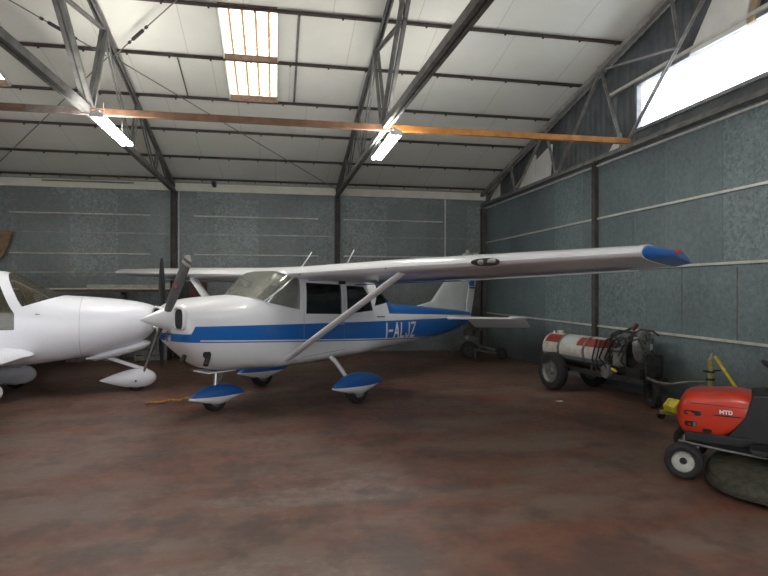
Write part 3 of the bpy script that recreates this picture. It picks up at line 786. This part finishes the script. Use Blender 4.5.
def stab(s_):
    def sec(y, xl, xt, z, th):
        n = 10; ts = [.5*(1-math.cos(PI*i/n)) for i in range(n+1)]
        f = lambda t: 5*th*(.2969*math.sqrt(t)-.1260*t-.3516*t*t+.2843*t**3-.1036*t**4)*(xt-xl)
        dp = (lambda t: -max(0, xl+(xt-xl)*t-5.93)*.62)
        return [(xl+(xt-xl)*t, y*s_, z+f(t)+dp(t)) for t in ts]+[(xl+(xt-xl)*t, y*s_, z-f(t)+dp(t)) for t in reversed(ts[1:-1])]
    MB().rings([sec(.03, 5.12, 5.92, 1.03, .09), sec(.15, 5.12, 5.92, 1.03, .09), sec(1.40, 5.46, 5.92, 1.045, .11), sec(1.47, 5.52, 5.92, 1.045, .06)]).build('tailplane', white, air, True)
    e = MB().rings([sec(.16, 5.93, 6.32, 1.025, .09), sec(1.40, 5.93, 6.26, 1.035, .09), sec(1.50, 5.93, 6.22, 1.035, .06)]).build('elevator', white, air, True)
    MB().rings([sec(1.38, 5.50, 5.98, 1.070, .10), sec(1.52, 5.54, 6.05, 1.070, .10), sec(1.55, 5.6, 6.0, 1.070, .06)]).build('elevator_horn', white, e, True)
stab(-1); stab(1)
# landing gear
def pant(name, x0, x1, yc, zlo, zhi, hw, mat, split):
    def sec(t):
        x = x0+(x1-x0)*t
        prof = (math.sin(PI*min(1, t/.84)**.85) if t < .84 else 0)
        e = (4*t*(1-t))**.62
        up = split+(zhi-split)*(4*t*(1-t))**.85; lo = split-(split-zlo)*max(0, 1-abs(2*t-.96))**.85; w = hw*e+.004
        up = max(up, split+.006); lo = min(lo, split-.006)
        return [(x, yc+w*math.copysign(abs(math.cos(a))**.75, math.cos(a)), split+((up-split) if math.sin(a) > 0 else (split-lo))*math.sin(a)) for a in [2*PI*(i+.5)/24 for i in range(24)]]
    return MB().rings([sec(t) for t in [.0, .02, .06, .12, .2, .3, .4, .5, .6, .7, .8, .88, .94, .98, 1.]]).build(name, mat, air, True)
pm1 = banded('nose_fairing_paint', .205, -.03); pm2 = banded('main_fairing_paint', .30, -.03)
pn = pant('nose_wheel_fairing', -.53, .33, 0, .08, .36, .125, pm1, .20)
wheel(air, (-.15, 0, .165), (0, 1, 0), .165, .13, 'nose_wheel')
MB().tube([(-.14, 0, .34), (-.12, 0, .56)], .028, 12).build('nose_strut', chrome, air, True)
MB().tube([(-.10, .03, .34), (-.02, .03, .45), (-.09, .02, .55)], .014, 8).build('torque_link', steelL, air)
for s_ in (-1, 1):
    pant('main_wheel_fairing', .98, 2.02, s_*1.09, .11, .44, .125, pm2, .265)
    wheel(air, (1.47, s_*1.09, .19), (0, 1, 0), .19, .15, 'main_wheel')
    MB().tube([(1.60, s_*.38, .62), (1.52, s_*.62, .545), (1.40, s_*.95, .37), (1.38, s_*1.0, .34)], [.04, .036, .028, .028], 12).build('gear_leg', white, air, True)
# tow rope
pts = [(-.80, 7.60, .02)]
o = MB().tube([(-1.80, 8.42, .015), (-1.72, 8.50, .015), (-1.6, 8.44, .02), (-1.48, 8.54, .035), (-1.36, 8.44, .04), (-1.24, 8.46, .075), (-1.10, 8.36, .10), (-.98, 8.22, .11), (-.90, 8.05, .07)], .016, 8).build('tow_cord', ropem, None, True)
tag(o, 'frayed orange tow cord lying on the floor ahead of the nose wheel', 'cord')

# ------------------------------------------------------------------ white low-wing aeroplane
A2 = R(188)
lw = empty('light_aircraft', (-2.31, 9.59, 0), A2, 'all-white low-wing aeroplane at the left edge with framed bubble canopy', 'aeroplane')
T2 = [(-.42, 1.02, 1.33, .16, 2.2, 1.20), (-.36, .93, 1.37, .26, 2.2, 1.19), (-.2, .80, 1.42, .36, 2.3, 1.16), (.1, .70, 1.47, .43, 2.4, 1.12), (.62, .585, 1.52, .49, 2.6, 1.05),
      (.95, .54, 1.545, .52, 2.8, 1.02), (1.2, .51, 1.68, .53, 2.9, 1.0), (1.6, .48, 1.88, .54, 2.9, 1.0), (1.95, .45, 1.93, .54, 2.9, 1.0), (2.5, .42, 1.86, .52, 2.8, 1.0),
      (3.1, .46, 1.55, .43, 2.6, 1.0), (4.2, .62, 1.32, .26, 2.4, 1.0), (5.6, .84, 1.15, .08, 2.2, 1.0)]
xs2 = [-.42, -.40, -.36, -.3, -.2, -.1]+[.1*i for i in range(0, 36)]+[3.7+.3*i for i in range(0, 7)]
f2 = loft_body(T2, xs2, 48).build('fuselage', whiteB, lw)
in2 = loft_body(T2, [.7, .85, 1.0, 1.1, 1.2, 1.35, 1.5]+[1.7+.2*i for i in range(7)], 48, .028).build('inner2', darkint, lw)
def cut2(poly): return MB().prism(poly, -.8, .8).build('cut2', darkint, lw)
c1 = cut2([(.82, 1.56), (.95, 1.515), (1.35, 1.38), (1.40, 1.46), (1.62, 1.92), (1.66, 2.2), (.6, 2.2), (.6, 1.62)])
c2 = cut2([(1.78, 2.0), (1.51, 1.40), (1.44, 1.28), (1.44, 1.05), (2.7, 1.05), (2.72, 1.30), (2.55, 1.60), (2.4, 1.72), (2.3, 2.2), (1.85, 2.2)])
for nm, c in (('canopy_windshield', c1), ('canopy_hood', c2)):
    g = f2.copy(); g.data = f2.data.copy(); g.name = nm; C.objects.link(g); g.data.materials.clear(); g.data.materials.append(glassc)
    boolean(g, [('DIFFERENCE', in2), ('INTERSECT', c)])
    g.data.materials.clear(); g.data.materials.append(glassc)
    for p in g.data.polygons: p.material_index = 0
    shade(g.data, 50)
boolean(f2, [('DIFFERENCE', in2), ('DIFFERENCE', c1), ('DIFFERENCE', c2)])
line_inside(f2, T2, M('olive_cabin_lining', (.17, .145, .085), .9))
shade(f2.data, 50); kill(in2, c1, c2)
MB().box((1.8, 0, .70), (1.5, .66, .03)).build('cabin_floor', darkint, lw)
MB().prism([(1.10, 1.0), (1.14, 1.44), (1.04, 1.44), (1.0, 1.0)], -.34, .34).build('instrument_panel', black, lw, False, .01)
for s_ in (-1, 1):
    MB().prism([(1.75, .72), (2.2, .70), (2.45, 1.25), (2.35, 1.30), (2.12, .85), (1.73, .86)], s_*.24-.19, s_*.24+.19).build('seat', M('tan_seat', (.16, .13, .07), .8), lw, True, .03)
# engine seams, scoop, spinner, prop
def ring2(x, off, r, name, mat):
    zb, zt, w, n, zc = interp(T2, x)
    s0 = section(x, zb-off, zt+off, w+off, n, zc, 48); s0.append(s0[0]); return MB().tube(s0, r, 6, False).build(name, mat, lw, True)
ring2(.62, -.002, .004, 'cowl_seam', palew)
def scoop(x0, x1, zt0, zt1, dz, hw_):
    rs = []
    for t in [0, .03, .1, .3, .6, .85, .97, 1.]:
        x = x0+(x1-x0)*t; z = zt0+(zt1-zt0)*t; e = min(1, math.sin(PI*min(t+.02, .98))*2.0)**.7
        rs.append([(x, hw_*e*math.cos(a), z+dz*.5*e*math.sin(a)) for a in [2*PI*i/20 for i in range(20)]])
    return MB().rings(rs)
scoop(-.33, .60, .765, .545, .17, .22).build('air_scoop', whiteB, lw, True)
MB().lathe([(.0, -.62), (.03, -.60), (.07, -.55), (.105, -.48), (.12, -.42), (.12, -.40), (.05, -.40)], (0, 0, 1.24), (1, 0, 0), 32).build('spinner', whiteB, lw, True)
darkblade = M('dark_blade', (.02, .02, .022), .45, 0, .2, 9)
blade(lw, -.50, 1.24, R(0), .90, .15, darkblade, 1)
blade(lw, -.50, 1.24, R(180), .90, .15, darkblade, 1)
MB().lathe([(0, 0), (.008, 0), (.008, .008), (0, .008)], (.42+.75, halfw(T2, 1.17, 1.27)-.002, 1.27), (0, 1, 0), 12).build('fuel_drain', black, lw)
MB().tube([(1.12, halfw(T2, 1.12, 1.25)+.01, 1.27), (1.16, halfw(T2, 1.16, 1.27)+.01, 1.27)], .005, 6).build('canopy_latch', grime, lw)
# wings
def wing2(s_):
    rs = [airfoil(1.30, 1.35, s_*.40, .66, .15), airfoil(1.30, 1.35, s_*2.4, .72, .15), airfoil(1.38, 1.10, s_*3.9, .78, .14), airfoil(1.5, .85, s_*4.05, .80, .10)]
    return MB().rings(rs).build('wing', whiteB, lw, True)
wing2(1); wing2(-1)
MB().rings([airfoil(1.20, 1.1, .46, .68, .17), airfoil(1.24, 1.1, .60, .675, .16), airfoil(1.36, 1.0, .80, .67, .15)]).build('wing_root_fairing', whiteB, lw, True)
# nose and main gear
def pant2(name, x0, x1, yc, zlo, zhi):
    rs = []
    zc = (zlo+zhi)/2
    for t in [.0, .01, .04, .1, .2, .32, .45, .6, .75, .88, .96, 1.]:
        e = math.sqrt(t/.32*(2-t/.32)) if t < .32 else max(.02, 1-((t-.32)/.68)**1.7)
        x = x0+(x1-x0)*t; zz = zc-(zc-zlo-.07)*(max(0, t-.32)/.68)*.2
        rs.append([(x, yc+.12*e*math.cos(a), zz+(zhi-zlo)/2*e*math.sin(a)) for a in [2*PI*i/24 for i in range(24)]])
    return MB().rings(rs).build(name, whiteB, lw, True)
pant2('nose_wheel_fairing', -.42, .42, 0, .045, .36)
wheel(lw, (-.12, 0, .14), (0, 1, 0), .14, .11, 'nose_wheel')
MB().rings([[(x+.03*math.cos(a), .02*math.sin(a), z+.045*math.cos(a)) for a in [2*PI*i/14 for i in range(14)]] for x, z in ((-.36, .27), (-.26, .335), (-.1, .39), (.42, .60), (.5, .62))]).build('nose_gear_leg', whiteB, lw, True)
MB().lathe([(0, 0), (.015, 0), (.015, .01), (0, .01)], (-.12, .119, .17), (0, 1, 0), 12).build('axle_bolt', black, lw)
for s_ in (-1, 1):
    pant2('main_wheel_fairing', 1.48, 2.36, s_*.88, .05, .40)
    wheel(lw, (1.78, s_*.88, .15), (0, 1, 0), .15, .11, 'main_wheel')
    MB().rings([[(x+.06*math.cos(a), s_*y+.018*math.sin(a), z) for a in [2*PI*i/14 for i in range(14)]] for x, y, z in ((1.70, .42, .62), (1.72, .60, .50), (1.76, .86, .30))]).build('gear_leg', whiteB, lw, True)
MB().rings([[(x, .01*math.cos(a), z+.01*math.sin(a)) for a in [2*PI*i/8 for i in range(8)]] for x, z in ((5.0, 1.2), (5.1, 1.2))]).build('tail_skid', steel, lw)
MB().rings([fin_sec(1.1, 4.7, 5.75, .09), fin_sec(1.9, 5.1, 5.8, .09), fin_sec(1.95, 5.2, 5.75, .05)]).build('fin', whiteB, lw, True)
MB().rings([airfoil(4.95, .8, y, 1.15, .09) for y in (-1.3, -.2, .2, 1.3)]).build('tailplane', whiteB, lw, True)

# ------------------------------------------------------------------ tank cart with pump engine
ct = empty('tank_cart', (4.93, 7.97, 0), R(-80.2), 'wheeled red and white tank cart with a grimy pump engine by the right wall', 'cart')
tm = tank_mat()
rt, tz = .24, .645
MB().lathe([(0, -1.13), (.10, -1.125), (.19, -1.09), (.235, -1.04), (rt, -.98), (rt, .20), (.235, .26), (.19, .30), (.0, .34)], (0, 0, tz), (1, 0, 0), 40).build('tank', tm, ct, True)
for x in (-.62, -.02):
    MB().lathe([(rt+.002, -.025), (rt+.008, -.025), (rt+.008, .025), (rt+.002, .025)], (x, 0, tz), (1, 0, 0), 40).build('tank_strap', canm, ct, True)
MB().lathe([(.06, 0), (.06, .035), (.05, .045), (0, .045)], (-.85, 0, tz+rt-.005), (0, 0, 1), 20).build('filler_cap', palew, ct, True)
MB().tube([(-.95, -.06, tz+rt-.03), (-.95, -.06, tz+rt+.03)], .022, 10).build('filler_valve', chrome, ct)
fr = MB()
for s_ in (-1, 1): fr.box((-.0, s_*.20, .36), (2.3, .05, .07))
for x in (-1.1, -.53, .35, 1.12): fr.box((x, 0, .36), (.05, .42, .06))
for x in (-.95, .1): fr.prism([(-.20, .36), (.20, .36), (.16, .50), (-.16, .50)], x-.02, x+.02, 'x')
fr.build('chassis', grime, ct)
MB().tube([(-.53, -.36, .30), (-.53, .36, .30)], .025, 10).build('axle', steel, ct)
for s_ in (-1, 1): wheel(ct, (-.53, s_*.41, .305), (0, 1, 0), .305, .17, 'big_wheel', canm, .6)
o = wheel(ct, (1.12, -.02, .19), (.35, .94, 0), .19, .10, 'castor_wheel', grime, .5)
MB().bar((1.12, -.10, .19), (1.08, -.10, .42), .04, .02).build('castor_fork', grime, ct)
MB().bar((1.12, .07, .19), (1.08, .07, .42), .04, .02).build('castor_fork', grime, ct)
# pump engine: block, cylinder with fins, canister, flywheel cover, exhaust, frame hoops, hoses
MB().box((.86, .04, .56), (.50, .32, .32)).build('engine_block', grime, ct, False, .03)
fn = MB()
for i in range(8): fn.lathe([(.0, 0), (.12, 0), (.12, .012), (0, .012)], (.74, .04, .73+i*.026), (0, 0, 1), 20)
fn.lathe([(.09, 0), (.09, .24), (0, .25)], (.74, .04, .71), (0, 0, 1), 20)
fn.build('finned_cylinder', grime, ct)
cn = MB().lathe([(0, 0), (.085, 0), (.09, .02), (.09, .22), (.085, .25), (.05, .27), (0, .27)], (.74, -.24, .54), (0, 0, 1), 24).build('pressure_canister', canm, ct, True)
MB().lathe([(.092, 0), (.097, .006), (.097, .02), (.092, .026)], (.74, -.24, .74), (0, 0, 1), 24).build('clamp', grime, cn)
fw = MB().lathe([(0, .03), (.06, .035), (.08, .02), (.15, .025), (.20, .015), (.235, -.01), (.235, -.08), (0, -.08)], (1.02, -.02, .82), (1, .28, .05), 36).build('flywheel_cover', canm, ct, True)
for i in range(10):
    a = 2*PI*i/10; c = V((1.02, -.02, .82)); n_ = V((1, .28, .05)).normalized(); u_ = n_.cross(V((0, 0, 1))).normalized(); w_ = n_.cross(u_)
    MB().bar(c+n_*.028+(u_*math.cos(a)+w_*math.sin(a))*.09, c+n_*.022+(u_*math.cos(a)+w_*math.sin(a))*.19, .012, .01).build('cooling_slot', black, fw)
MB().lathe([(.0, .0), (.045, .0), (.045, .05), (.0, .05)], (1.04, -.02, .83), (1, .28, .05), 16).build('starter_hub', chrome, fw, True)
for y in (-.20, .20):
    MB().tube([(.52, y, .38), (.50, y, .80), (.56, y, .98), (.70, y, 1.04), (.92, y, 1.03), (1.02, y, .98)], .016, 8).build('engine_frame_hoop', grime, ct, True)
MB().tube([(.52, -.2, .93), (.72, -.16, 1.02), (.90, -.12, 1.10)], [.012, .014, .02], 8).build('throttle_lever', grime, ct)
MB().tube([(.88, -.13, 1.06), (.94, -.11, 1.14)], .028, 10).build('lever_grip', M('dark_red_grip', (.10, .02, .025), .5), ct)
MB().box((.80, -.14, .92), (.14, .14, .12)).build('carburettor', canm, ct, False, .02)
MB().box((.95, -.16, .46), (.25, .10, .14)).build('battery_box', black, ct, False, .01)
for i in range(6):
    random.seed(20+i)
    y = -.20-.04*random.random(); x0 = .50+.08*i
    MB().tube([(x0, y, .40+.1*random.random()), (x0-.08, y-.08, .62), (x0+.05, y-.06, .82+.1*random.random()), (x0+.16, y, .95), (x0+.22, y+.05, .80)], .014, 8).build('hose', [grime, rubber, grime][i % 3], ct, True)
for z0, x0 in ((.86, .20), (.80, .29)):
    MB().tube([(x0, -.16, .87), (x0+.04, -.245, .74), (x0+.02, -.27, .58), (x0+.10, -.25, .42), (x0+.2, -.22, .36)], .012, 8).build('hose', grime, ct, True)
MB().lathe([(0, 0), (.09, 0), (.11, .03), (.11, .10), (.09, .13), (0, .13)], (.46, -.12, .42), (0, -1, 0), 20).build('pump_body', canm, ct, True)
MB().tube([(.70, -.34, .50), (.80, -.35, .47)], .018, 8).build('handle_grip', yel, ct)
MB().tube([(1.12, -.12, .42), (1.35, -.20, .40), (1.62, -.26, .42), (1.85, -.20, .48), (2.0, -.10, .50)], .018, 8).build('drawbar', canm, ct, True)
MB().box((.70, .20, .90), (.25, .12, .16)).build('fuel_tank', grime, ct, False, .03)
MB().tube([(.5, .16, .7), (.5, .24, .95), (.75, .26, 1.0)], .03, 10).build('exhaust', grime, ct, True)

# ------------------------------------------------------------------ ride-on mower
mw = empty('ride_on_mower', (3.75, 4.555, 0), R(136), 'red and black ride-on lawn mower parked at the right edge', 'lawn mower')
for s_ in (-1, 1): MB().lathe([(0, .0), (.028, .0), (.03, .012), (.014, .03), (0, .03)], (0, s_*.405, .155), (0, s_, 0), 16).build('hub_cap', black, wheel(mw, (0, s_*.385, .155), (0, 1, 0), .155, .13, 'front_wheel', palew, .56))
for s_ in (-1, 1): wheel(mw, (-1.25, s_*.38, .23), (0, 1, 0), .23, .2, 'rear_wheel', palew, .5)
MB().tube([(0, -.36, .155), (0, .36, .155)], .02, 8).build('front_axle', black, mw)
fx = lambda x: (x-.225)*.66+.075
HT = [(fx(a), b-.03, c-.03, d, e, f-.03) for a, b, c, d, e, f in [(-.64, .40, .775, .245, 3.6, .54), (-.45, .33, .79, .25, 4.0, .54), (-.2, .325, .775, .25, 3.6, .54), (.02, .35, .76, .25, 4.0, .54), (.14, .37, .725, .235, 3.6, .54), (.20, .44, .65, .19, 2.8, .54), (.225, .49, .60, .12, 2.5, .54)]]
hood = MB(); rs = []
for x in [-.64, -.6, -.5, -.4, -.3, -.2, -.1, 0, .06, .1, .14, .17, .20, .215, .225]:
    x = fx(x); zb, zt, w, n, zc = interp(HT, x); rs.append(section(x, zb, zt, w, n, zc, 40))
# rake the rear edge forward towards the bottom
rs2 = []
for r_ in rs:
    rs2.append([(x+(.22*max(0, (.62-z))/.3*max(0, (-.2-x)/.30) if x < -.2 else 0), y, z) for x, y, z in r_])
hood.rings(rs2); ho = hood.build('hood', redp, mw, True)
def hw2(x, z): return halfw(HT, x, z)
def patch(xa, xb, za, zb_, name, mat, off=.003, rnd=.5, thick=.008):
    xa, xb, za, zb_ = fx(xa), fx(xb), za-.03, zb_-.03
    rs = []
    for o_ in (off-thick, off):
        ring = []
        for i in range(20):
            a = 2*PI*i/20
            x = (xa+xb)/2+(xb-xa)/2*math.copysign(abs(math.cos(a))**rnd, math.cos(a)); z = (za+zb_)/2+(zb_-za)/2*math.copysign(abs(math.sin(a))**rnd, math.sin(a))
            ring.append((x, hw2(x, z)+o_, z))
        rs.append(ring)
    return MB().rings(rs).build(name, mat, ho)
patch(-.08, .13, .555, .60, 'air_slot', black); patch(-.03, .12, .455, .505, 'air_slot', black); patch(-.02, .02, .46, .50, 'air_slot_louvre', canm, .006)
patch(-.20, -.09, .415, .45, 'side_vent', black)
patch(-.56, -.20, .572, .584, 'side_crease', black, .002, .9, .004)
MB().tube([(x, hw2(x, .625)-.002, .625+.02*(x+.6)) for x in [-.49+.05*i for i in range(10)]], .004, 6).build('hood_seam', M('dark_red_seam', (.14, .008, .004), .5), ho)
def put_mtd(x0, z0, u, v):
    x = x0-u; z = z0+v; return (x, hw2(x, z)+.004, z)
lettering('MTD', -.265, .563, .036, .95, .009, .18, put_mtd, 'lettering', white, ho)
# dash, steering, frame, deck, fenders, seat
MB().prism([(-.30, .34), (-.44, .54), (-.50, .74), (-.66, .76), (-.80, .62), (-.95, .34)], -.25, .25).build('dashboard', black, mw, False, .015)
MB().tube([(-.60, 0, .72), (-.71, 0, .89)], .025, 10).build('steering_column', black, mw)
sw = MB(); cdir = V((-.62, 0, .78)); a_ = V((0, 1, 0)); b_ = cdir.cross(a_); c_ = V((-.72, 0, .90))
sw.tube([c_+(a_*math.cos(2*PI*i/24)+b_*math.sin(2*PI*i/24))*.18 for i in range(25)], .015, 8, False)
for an in (0, 2.1, 4.2): sw.tube([c_-cdir*.02, c_+(a_*math.cos(an)+b_*math.sin(an))*.18], .012, 6)
sw.build('steering_wheel', black, mw, True)
MB().box((-.65, 0, .29), (1.3, .38, .10)).build('chassis', black, mw, False, .01)
MB().box((-.06, 0, .29), (.14, .30, .10)).build('front_bumper', black, mw, False, .02)
MB().box((-.25, .12, .34), (.5, .3, .08)).build('engine_base', black, mw, False, .01)
# deck: rounded shell with rolled rim
def deck_ring(k_, z, dx=0):
    P = []
    for i in range(44):
        a = 2*PI*i/44
        x = -.72+.54*k_*math.copysign(abs(math.cos(a))**.85, math.cos(a))+dx; y = .16+.70*k_*math.copysign(abs(math.sin(a))**.7, math.sin(a)); P.append((x, y, z))
    return P
MB().rings([deck_ring(1.0, .045), deck_ring(1.04, .045), deck_ring(1.04, .07), deck_ring(1.0, .075), deck_ring(.985, .125), deck_ring(.93, .15), deck_ring(.6, .19), deck_ring(.3, .20)]).build('mower_deck', grass_m, mw, True)
MB().rings([deck_ring(1.045, .064), deck_ring(1.055, .07), deck_ring(1.045, .078), deck_ring(1.03, .07), deck_ring(1.045, .064)], True, False).build('deck_rim', grime, mw, True)
for y in (.42, -.22): MB().lathe([(.09, 0), (.10, .02), (.10, .06), (.04, .08), (0, .08)], (-.72, y, .185), (0, 0, 1), 20).build('spindle_pulley', black, mw, True)
for s_ in (-1, 1):
    MB().prism([(-.50, .30), (-.95, .30), (-.98, .34), (-.48, .34)], s_*.20, s_*.48).build('footboard', black, mw, False, .008)
    MB().prism([(-.95, .30), (-1.0, .48), (-1.1, .54), (-1.45, .54), (-1.55, .42), (-1.5, .50), (-1.1, .49), (-1.0, .30)], s_*.22, s_*.50).build('fender', black, mw, False, .01)
MB().box((-1.28, 0, .44), (.55, .5, .16)).build('seat_pan', redp, mw, False, .03)
MB().prism([(-1.05, .56), (-1.4, .54), (-1.52, .86), (-1.60, .86), (-1.48, .48), (-1.05, .48)], -.22, .22).build('seat', black, mw, True, .03)
MB().lathe([(0, 0), (.018, 0), (.018, .01), (0, .01)], (-.62, .485, .33), (0, 1, 0), 12).build('side_reflector', M('orange_reflector', (.6, .1, .03), .3), mw)
MB().tube([(.05, .30, .30), (-.3, .36, .28), (-.6, .40, .27)], .01, 6).build('steering_rod', steel, mw)

# ------------------------------------------------------------------ yellow jack by the wall
jk = empty('workshop_hoist', (5.12, 5.82, 0), R(0), 'worn yellow upright hoist with slanting arm standing behind the mower', 'hoist')
for s_ in (-1, 1):
    MB().bar((0, s_*.16, .09), (-.36, s_*.30+.15, .09), .05, .05).build('base_leg', yeld, jk, False, .005)
    MB().lathe([(0, -.02), (.05, -.02), (.05, .02), (0, .02)], (-.34, s_*.30+.15, .05), (0, 1, 0), 16).build('castor', black, jk)
MB().prism([(-.40, .14), (-.22, .14), (-.22, .27), (-.34, .29), (-.42, .21)], .12, .32).build('foot_block', yel, jk, False, .01)
jk_post = MB().tube([(-.02, 0, .09), (-.02, 0, .80)], .028, 12).build('post', yeld, jk, True)
for z in (.55, .64): MB().lathe([(.03, 0), (.05, .0), (.05, .022), (.03, .022)], (-.02, 0, z), (0, 0, 1), 14).build('collar', black, jk)
MB().tube([(-.12, 0, .66), (.12, 0, .66)], .010, 8).build('crank_bar', black, jk)
MB().tube([(-.02, 0, .80), (.0, 0, .87), (-.03, 0, .93)], .015, 8).build('hook', steelL, jk)
MB().bar((.02, -.03, .84), (.17, -.26, .40), .035, .03).build('slanting_arm', yel, jk, False, .004)
MB().bar((.17, -.26, .40), (.17, -.26, .05), .035, .03).build('arm_foot', yeld, jk, False, .004)

# ------------------------------------------------------------------ dark cultivator beneath the tail
lp = MB().box((0, 0, 1.02), (.34, .04, 2.04), Matrix.Rotation(R(5), 3, 'X')).build('leaning_plank', colm, None, False, .004)
lp.location = (5.12, 13.98, 0.03); tag(lp, 'wide dark plank leaning upright in the far corner behind the tail', 'plank')
cv = empty('garden_cultivator', (4.55, 12.75, 0), R(-20), 'dark walk-behind cultivator in the far corner beneath the striped tail', 'cultivator')
for s_ in (-1, 1): wheel(cv, (0, s_*.22, .2), (0, 1, 0), .2, .1, 'wheel', grime, .5)
MB().box((0, 0, .40), (.5, .3, .25)).build('engine', colm, cv, False, .04)
MB().lathe([(.0, 0), (.12, 0), (.13, .03), (.13, .14), (0, .16)], (0, 0, .52), (0, 0, 1), 20).build('air_cleaner', colm, cv, True)
MB().lathe([(0, 0), (.05, .0), (.05, .02), (0, .02)], (-.05, -.17, .48), (0, -1, 0), 14).build('starter_boss', canm, cv, True)
MB().bar((.1, 0, .3), (.62, 0, .18), .06, .06).build('drawbar', colm, cv)
for s_ in (-1, 1): MB().tube([(.1, s_*.05, .5), (.4, s_*.2, .75), (.75, s_*.25, .95)], .014, 8).build('handlebar', colm, cv, True)
tn = MB()
for i in range(4):
    for a in range(4): tn.bar((-.4, -.15+.1*i, .16), (-.4+.15*math.cos(a*PI/2+i*.4), -.15+.1*i, .16+.15*math.sin(a*PI/2+i*.4)), .03, .012)
tn.tube([(-.4, -.22, .16), (-.4, .22, .16)], .015, 8); tn.build('tine_rotor', colm, cv)
MB().bar((-.1, 0, .3), (-.4, 0, .3), .08, .06).build('tine_arm', colm, cv); MB().bar((-.4, 0, .16), (-.4, 0, .32), .04, .04).build('tine_hanger', colm, cv)
tb = empty('trolley_axle', (5.0, 12.3, 0), R(-10), 'low dark trolley axle with one small wheel lying right of the cultivator', 'trolley')
MB().bar((-.45, 0, .22), (.16, 0, .12), .05, .05).build('axle_beam', colm, tb)
wheel(tb, (.18, 0, .13), (.1, 1, 0), .13, .16, 'wheel', grime, .4)
MB().bar((-.45, 0, 0), (-.45, 0, .24), .05, .05).build('stand_foot', colm, tb)

# ------------------------------------------------------------------ things along the back wall
def box_thing(name, c, d, mat, label, cat, group=None, bev=.004, rot=None):
    o = MB().box((0, 0, 0), d, rot).build(name, mat, None, False, bev); o.location = c; return tag(o, label, cat, group)
rk = empty('storage_rack', (-4.4, 13.95, 0), 0, 'long low steel rack against the back wall behind the white aeroplane', 'rack')
for x in (-2.6, -.9, .9, 2.0): MB().bar((x, .2, 0), (x, .2, 1.75), .06, .06).build('upright', steel, rk)
for x in (-2.6, -.9, .9, 2.0): MB().bar((x, .2, 1.52), (x, -.2, 1.52), .05, .05).build('bracket', steel, rk); MB().bar((x, .2, 1.0), (x, -.2, 1.0), .05, .05).build('bracket', steel, rk)
for (y, z, m, nm, lb) in ((13.88, 1.60, woodb, 'timber_length', 'dark brown timber length lying on the top arms of the back-wall rack, rear one'), (13.78, 1.585, woodb, 'timber_length', 'dark brown timber length on the top arms of the back-wall rack, front one')):
    box_thing(nm, (-4.75, y, z), (4.9, .06, .07 if y > 13.8 else .05), m, lb, 'timber', 'timber lengths on the rack')
o = MB().tube([(-2.6, 0, 0), (2.0, 0, 0)], .022, 10).build('metal_pipe', galv_rail, None, True); o.location = (-4.4, 13.80, 1.06+.0); tag(o, 'long pale metal pipe on the lower arms of the back-wall rack', 'pipe')
o = MB().tube([(-2.6, 0, 0), (2.0, 0, 0)], .018, 10).build('metal_pipe', galv_rail, None, True); o.location = (-4.4, 13.735, 1.632); tag(o, 'long bright metal pipe on the top arms of the rack in front of the timber', 'pipe')
box_thing('pale_plank', (-3.42, 13.89, 1.685), (1.6, .10, .09), palew, 'pale cream plank lying on the timber behind the white nose', 'plank')
box_thing('small_box', (-2.50, 13.90, 1.705), (.16, .10, .14), palew, 'small pale box on the rack just left of the black propeller', 'box')
cab = empty('metal_cabinet', (-1.93, 13.9, 0), 0, 'dark cabinet with red-brown door against the back wall behind the striped nose', 'cabinet')
MB().box((-.17, 0, .91), (.28, .4, 1.78)).build('body', black, cab, False, .008)
MB().box((.14, 0, .91), (.34, .4, 1.78)).build('body', redw, cab, False, .008)
MB().tube([(.0, -.215, .9), (.0, -.215, 1.05)], .01, 8).build('handle', steelL, cab)
cr_ = empty('wooden_crate', (-2.75, 13.6, 0), 0, 'grey slatted crate on the floor at the back wall between the two noses', 'crate')
for i in range(4): MB().box((0, -.22, .07+.13*i), (.7, .02, .10)).build('slat', canm, cr_); MB().box((0, .22, .07+.13*i), (.7, .02, .10)).build('slat', canm, cr_)
for s_ in (-1, 1): MB().box((s_*.33, 0, .27), (.04, .42, .53)).build('end_panel', canm, cr_)
for (x, w, h, m, lb) in ((-5.9, 1.0, 1.22, M('olive_bin', (.16, .135, .07), .7, 0, .3, 5), 'olive brown bin standing under the rack at the far left'), (-4.0, 1.1, .55, canm, 'low grey box under the rack behind the white fuselage')):
    box_thing('storage_box', (x, 13.62 if h < 1 else 13.58, h/2), (w, .26, h), m, lb, 'box', bev=.02)
# tan panel hanging at the left edge, a curved wooden rudder
pts = [(-.7, .0), (-.66, .62), (-.4, .70), (.02, .71), (.10, .66), (.08, .58), (.02, .35), (-.08, .12), (-.2, -.02), (-.45, -.08)]
o = MB().prism(pts, -.03, .03).build('hanging_board', brownp, None, False, .012); o.location = (-5.98, 14.15, 2.26); tag(o, 'tan rounded wooden panel hung on the back wall at the left edge', 'board')
# floor litter
for (x, y, r_, lb) in ((4.05, 7.5, .4, 'scrap of white paper on the floor in front of the tank cart'),):
    box_thing('paper_scrap', (x, y, .008), (.10, .05, .012), palew, lb, 'paper')

# ------------------------------------------------------------------ light and camera
w = bpy.data.worlds.new('World'); sc.world = w; w.use_nodes = True
bg = w.node_tree.nodes['Background']; bg.inputs[0].default_value = (.92, .96, 1.0, 1); bg.inputs[1].default_value = 5.0
cam = bpy.data.cameras.new('Camera'); co = bpy.data.objects.new('Camera', cam); C.objects.link(co)
co.location = (0, 0, 1.65); co.rotation_euler = (R(90), 0, -R(11)); cam.sensor_width = 36; cam.lens = 560/768*36
cam.clip_start = .05; cam.clip_end = 200
sc.camera = co
sc.view_settings.view_transform = 'Standard'; sc.view_settings.look = 'None'; sc.view_settings.gamma = 1; sc.view_settings.use_curve_mapping = False
sc.view_settings.exposure = 0.06
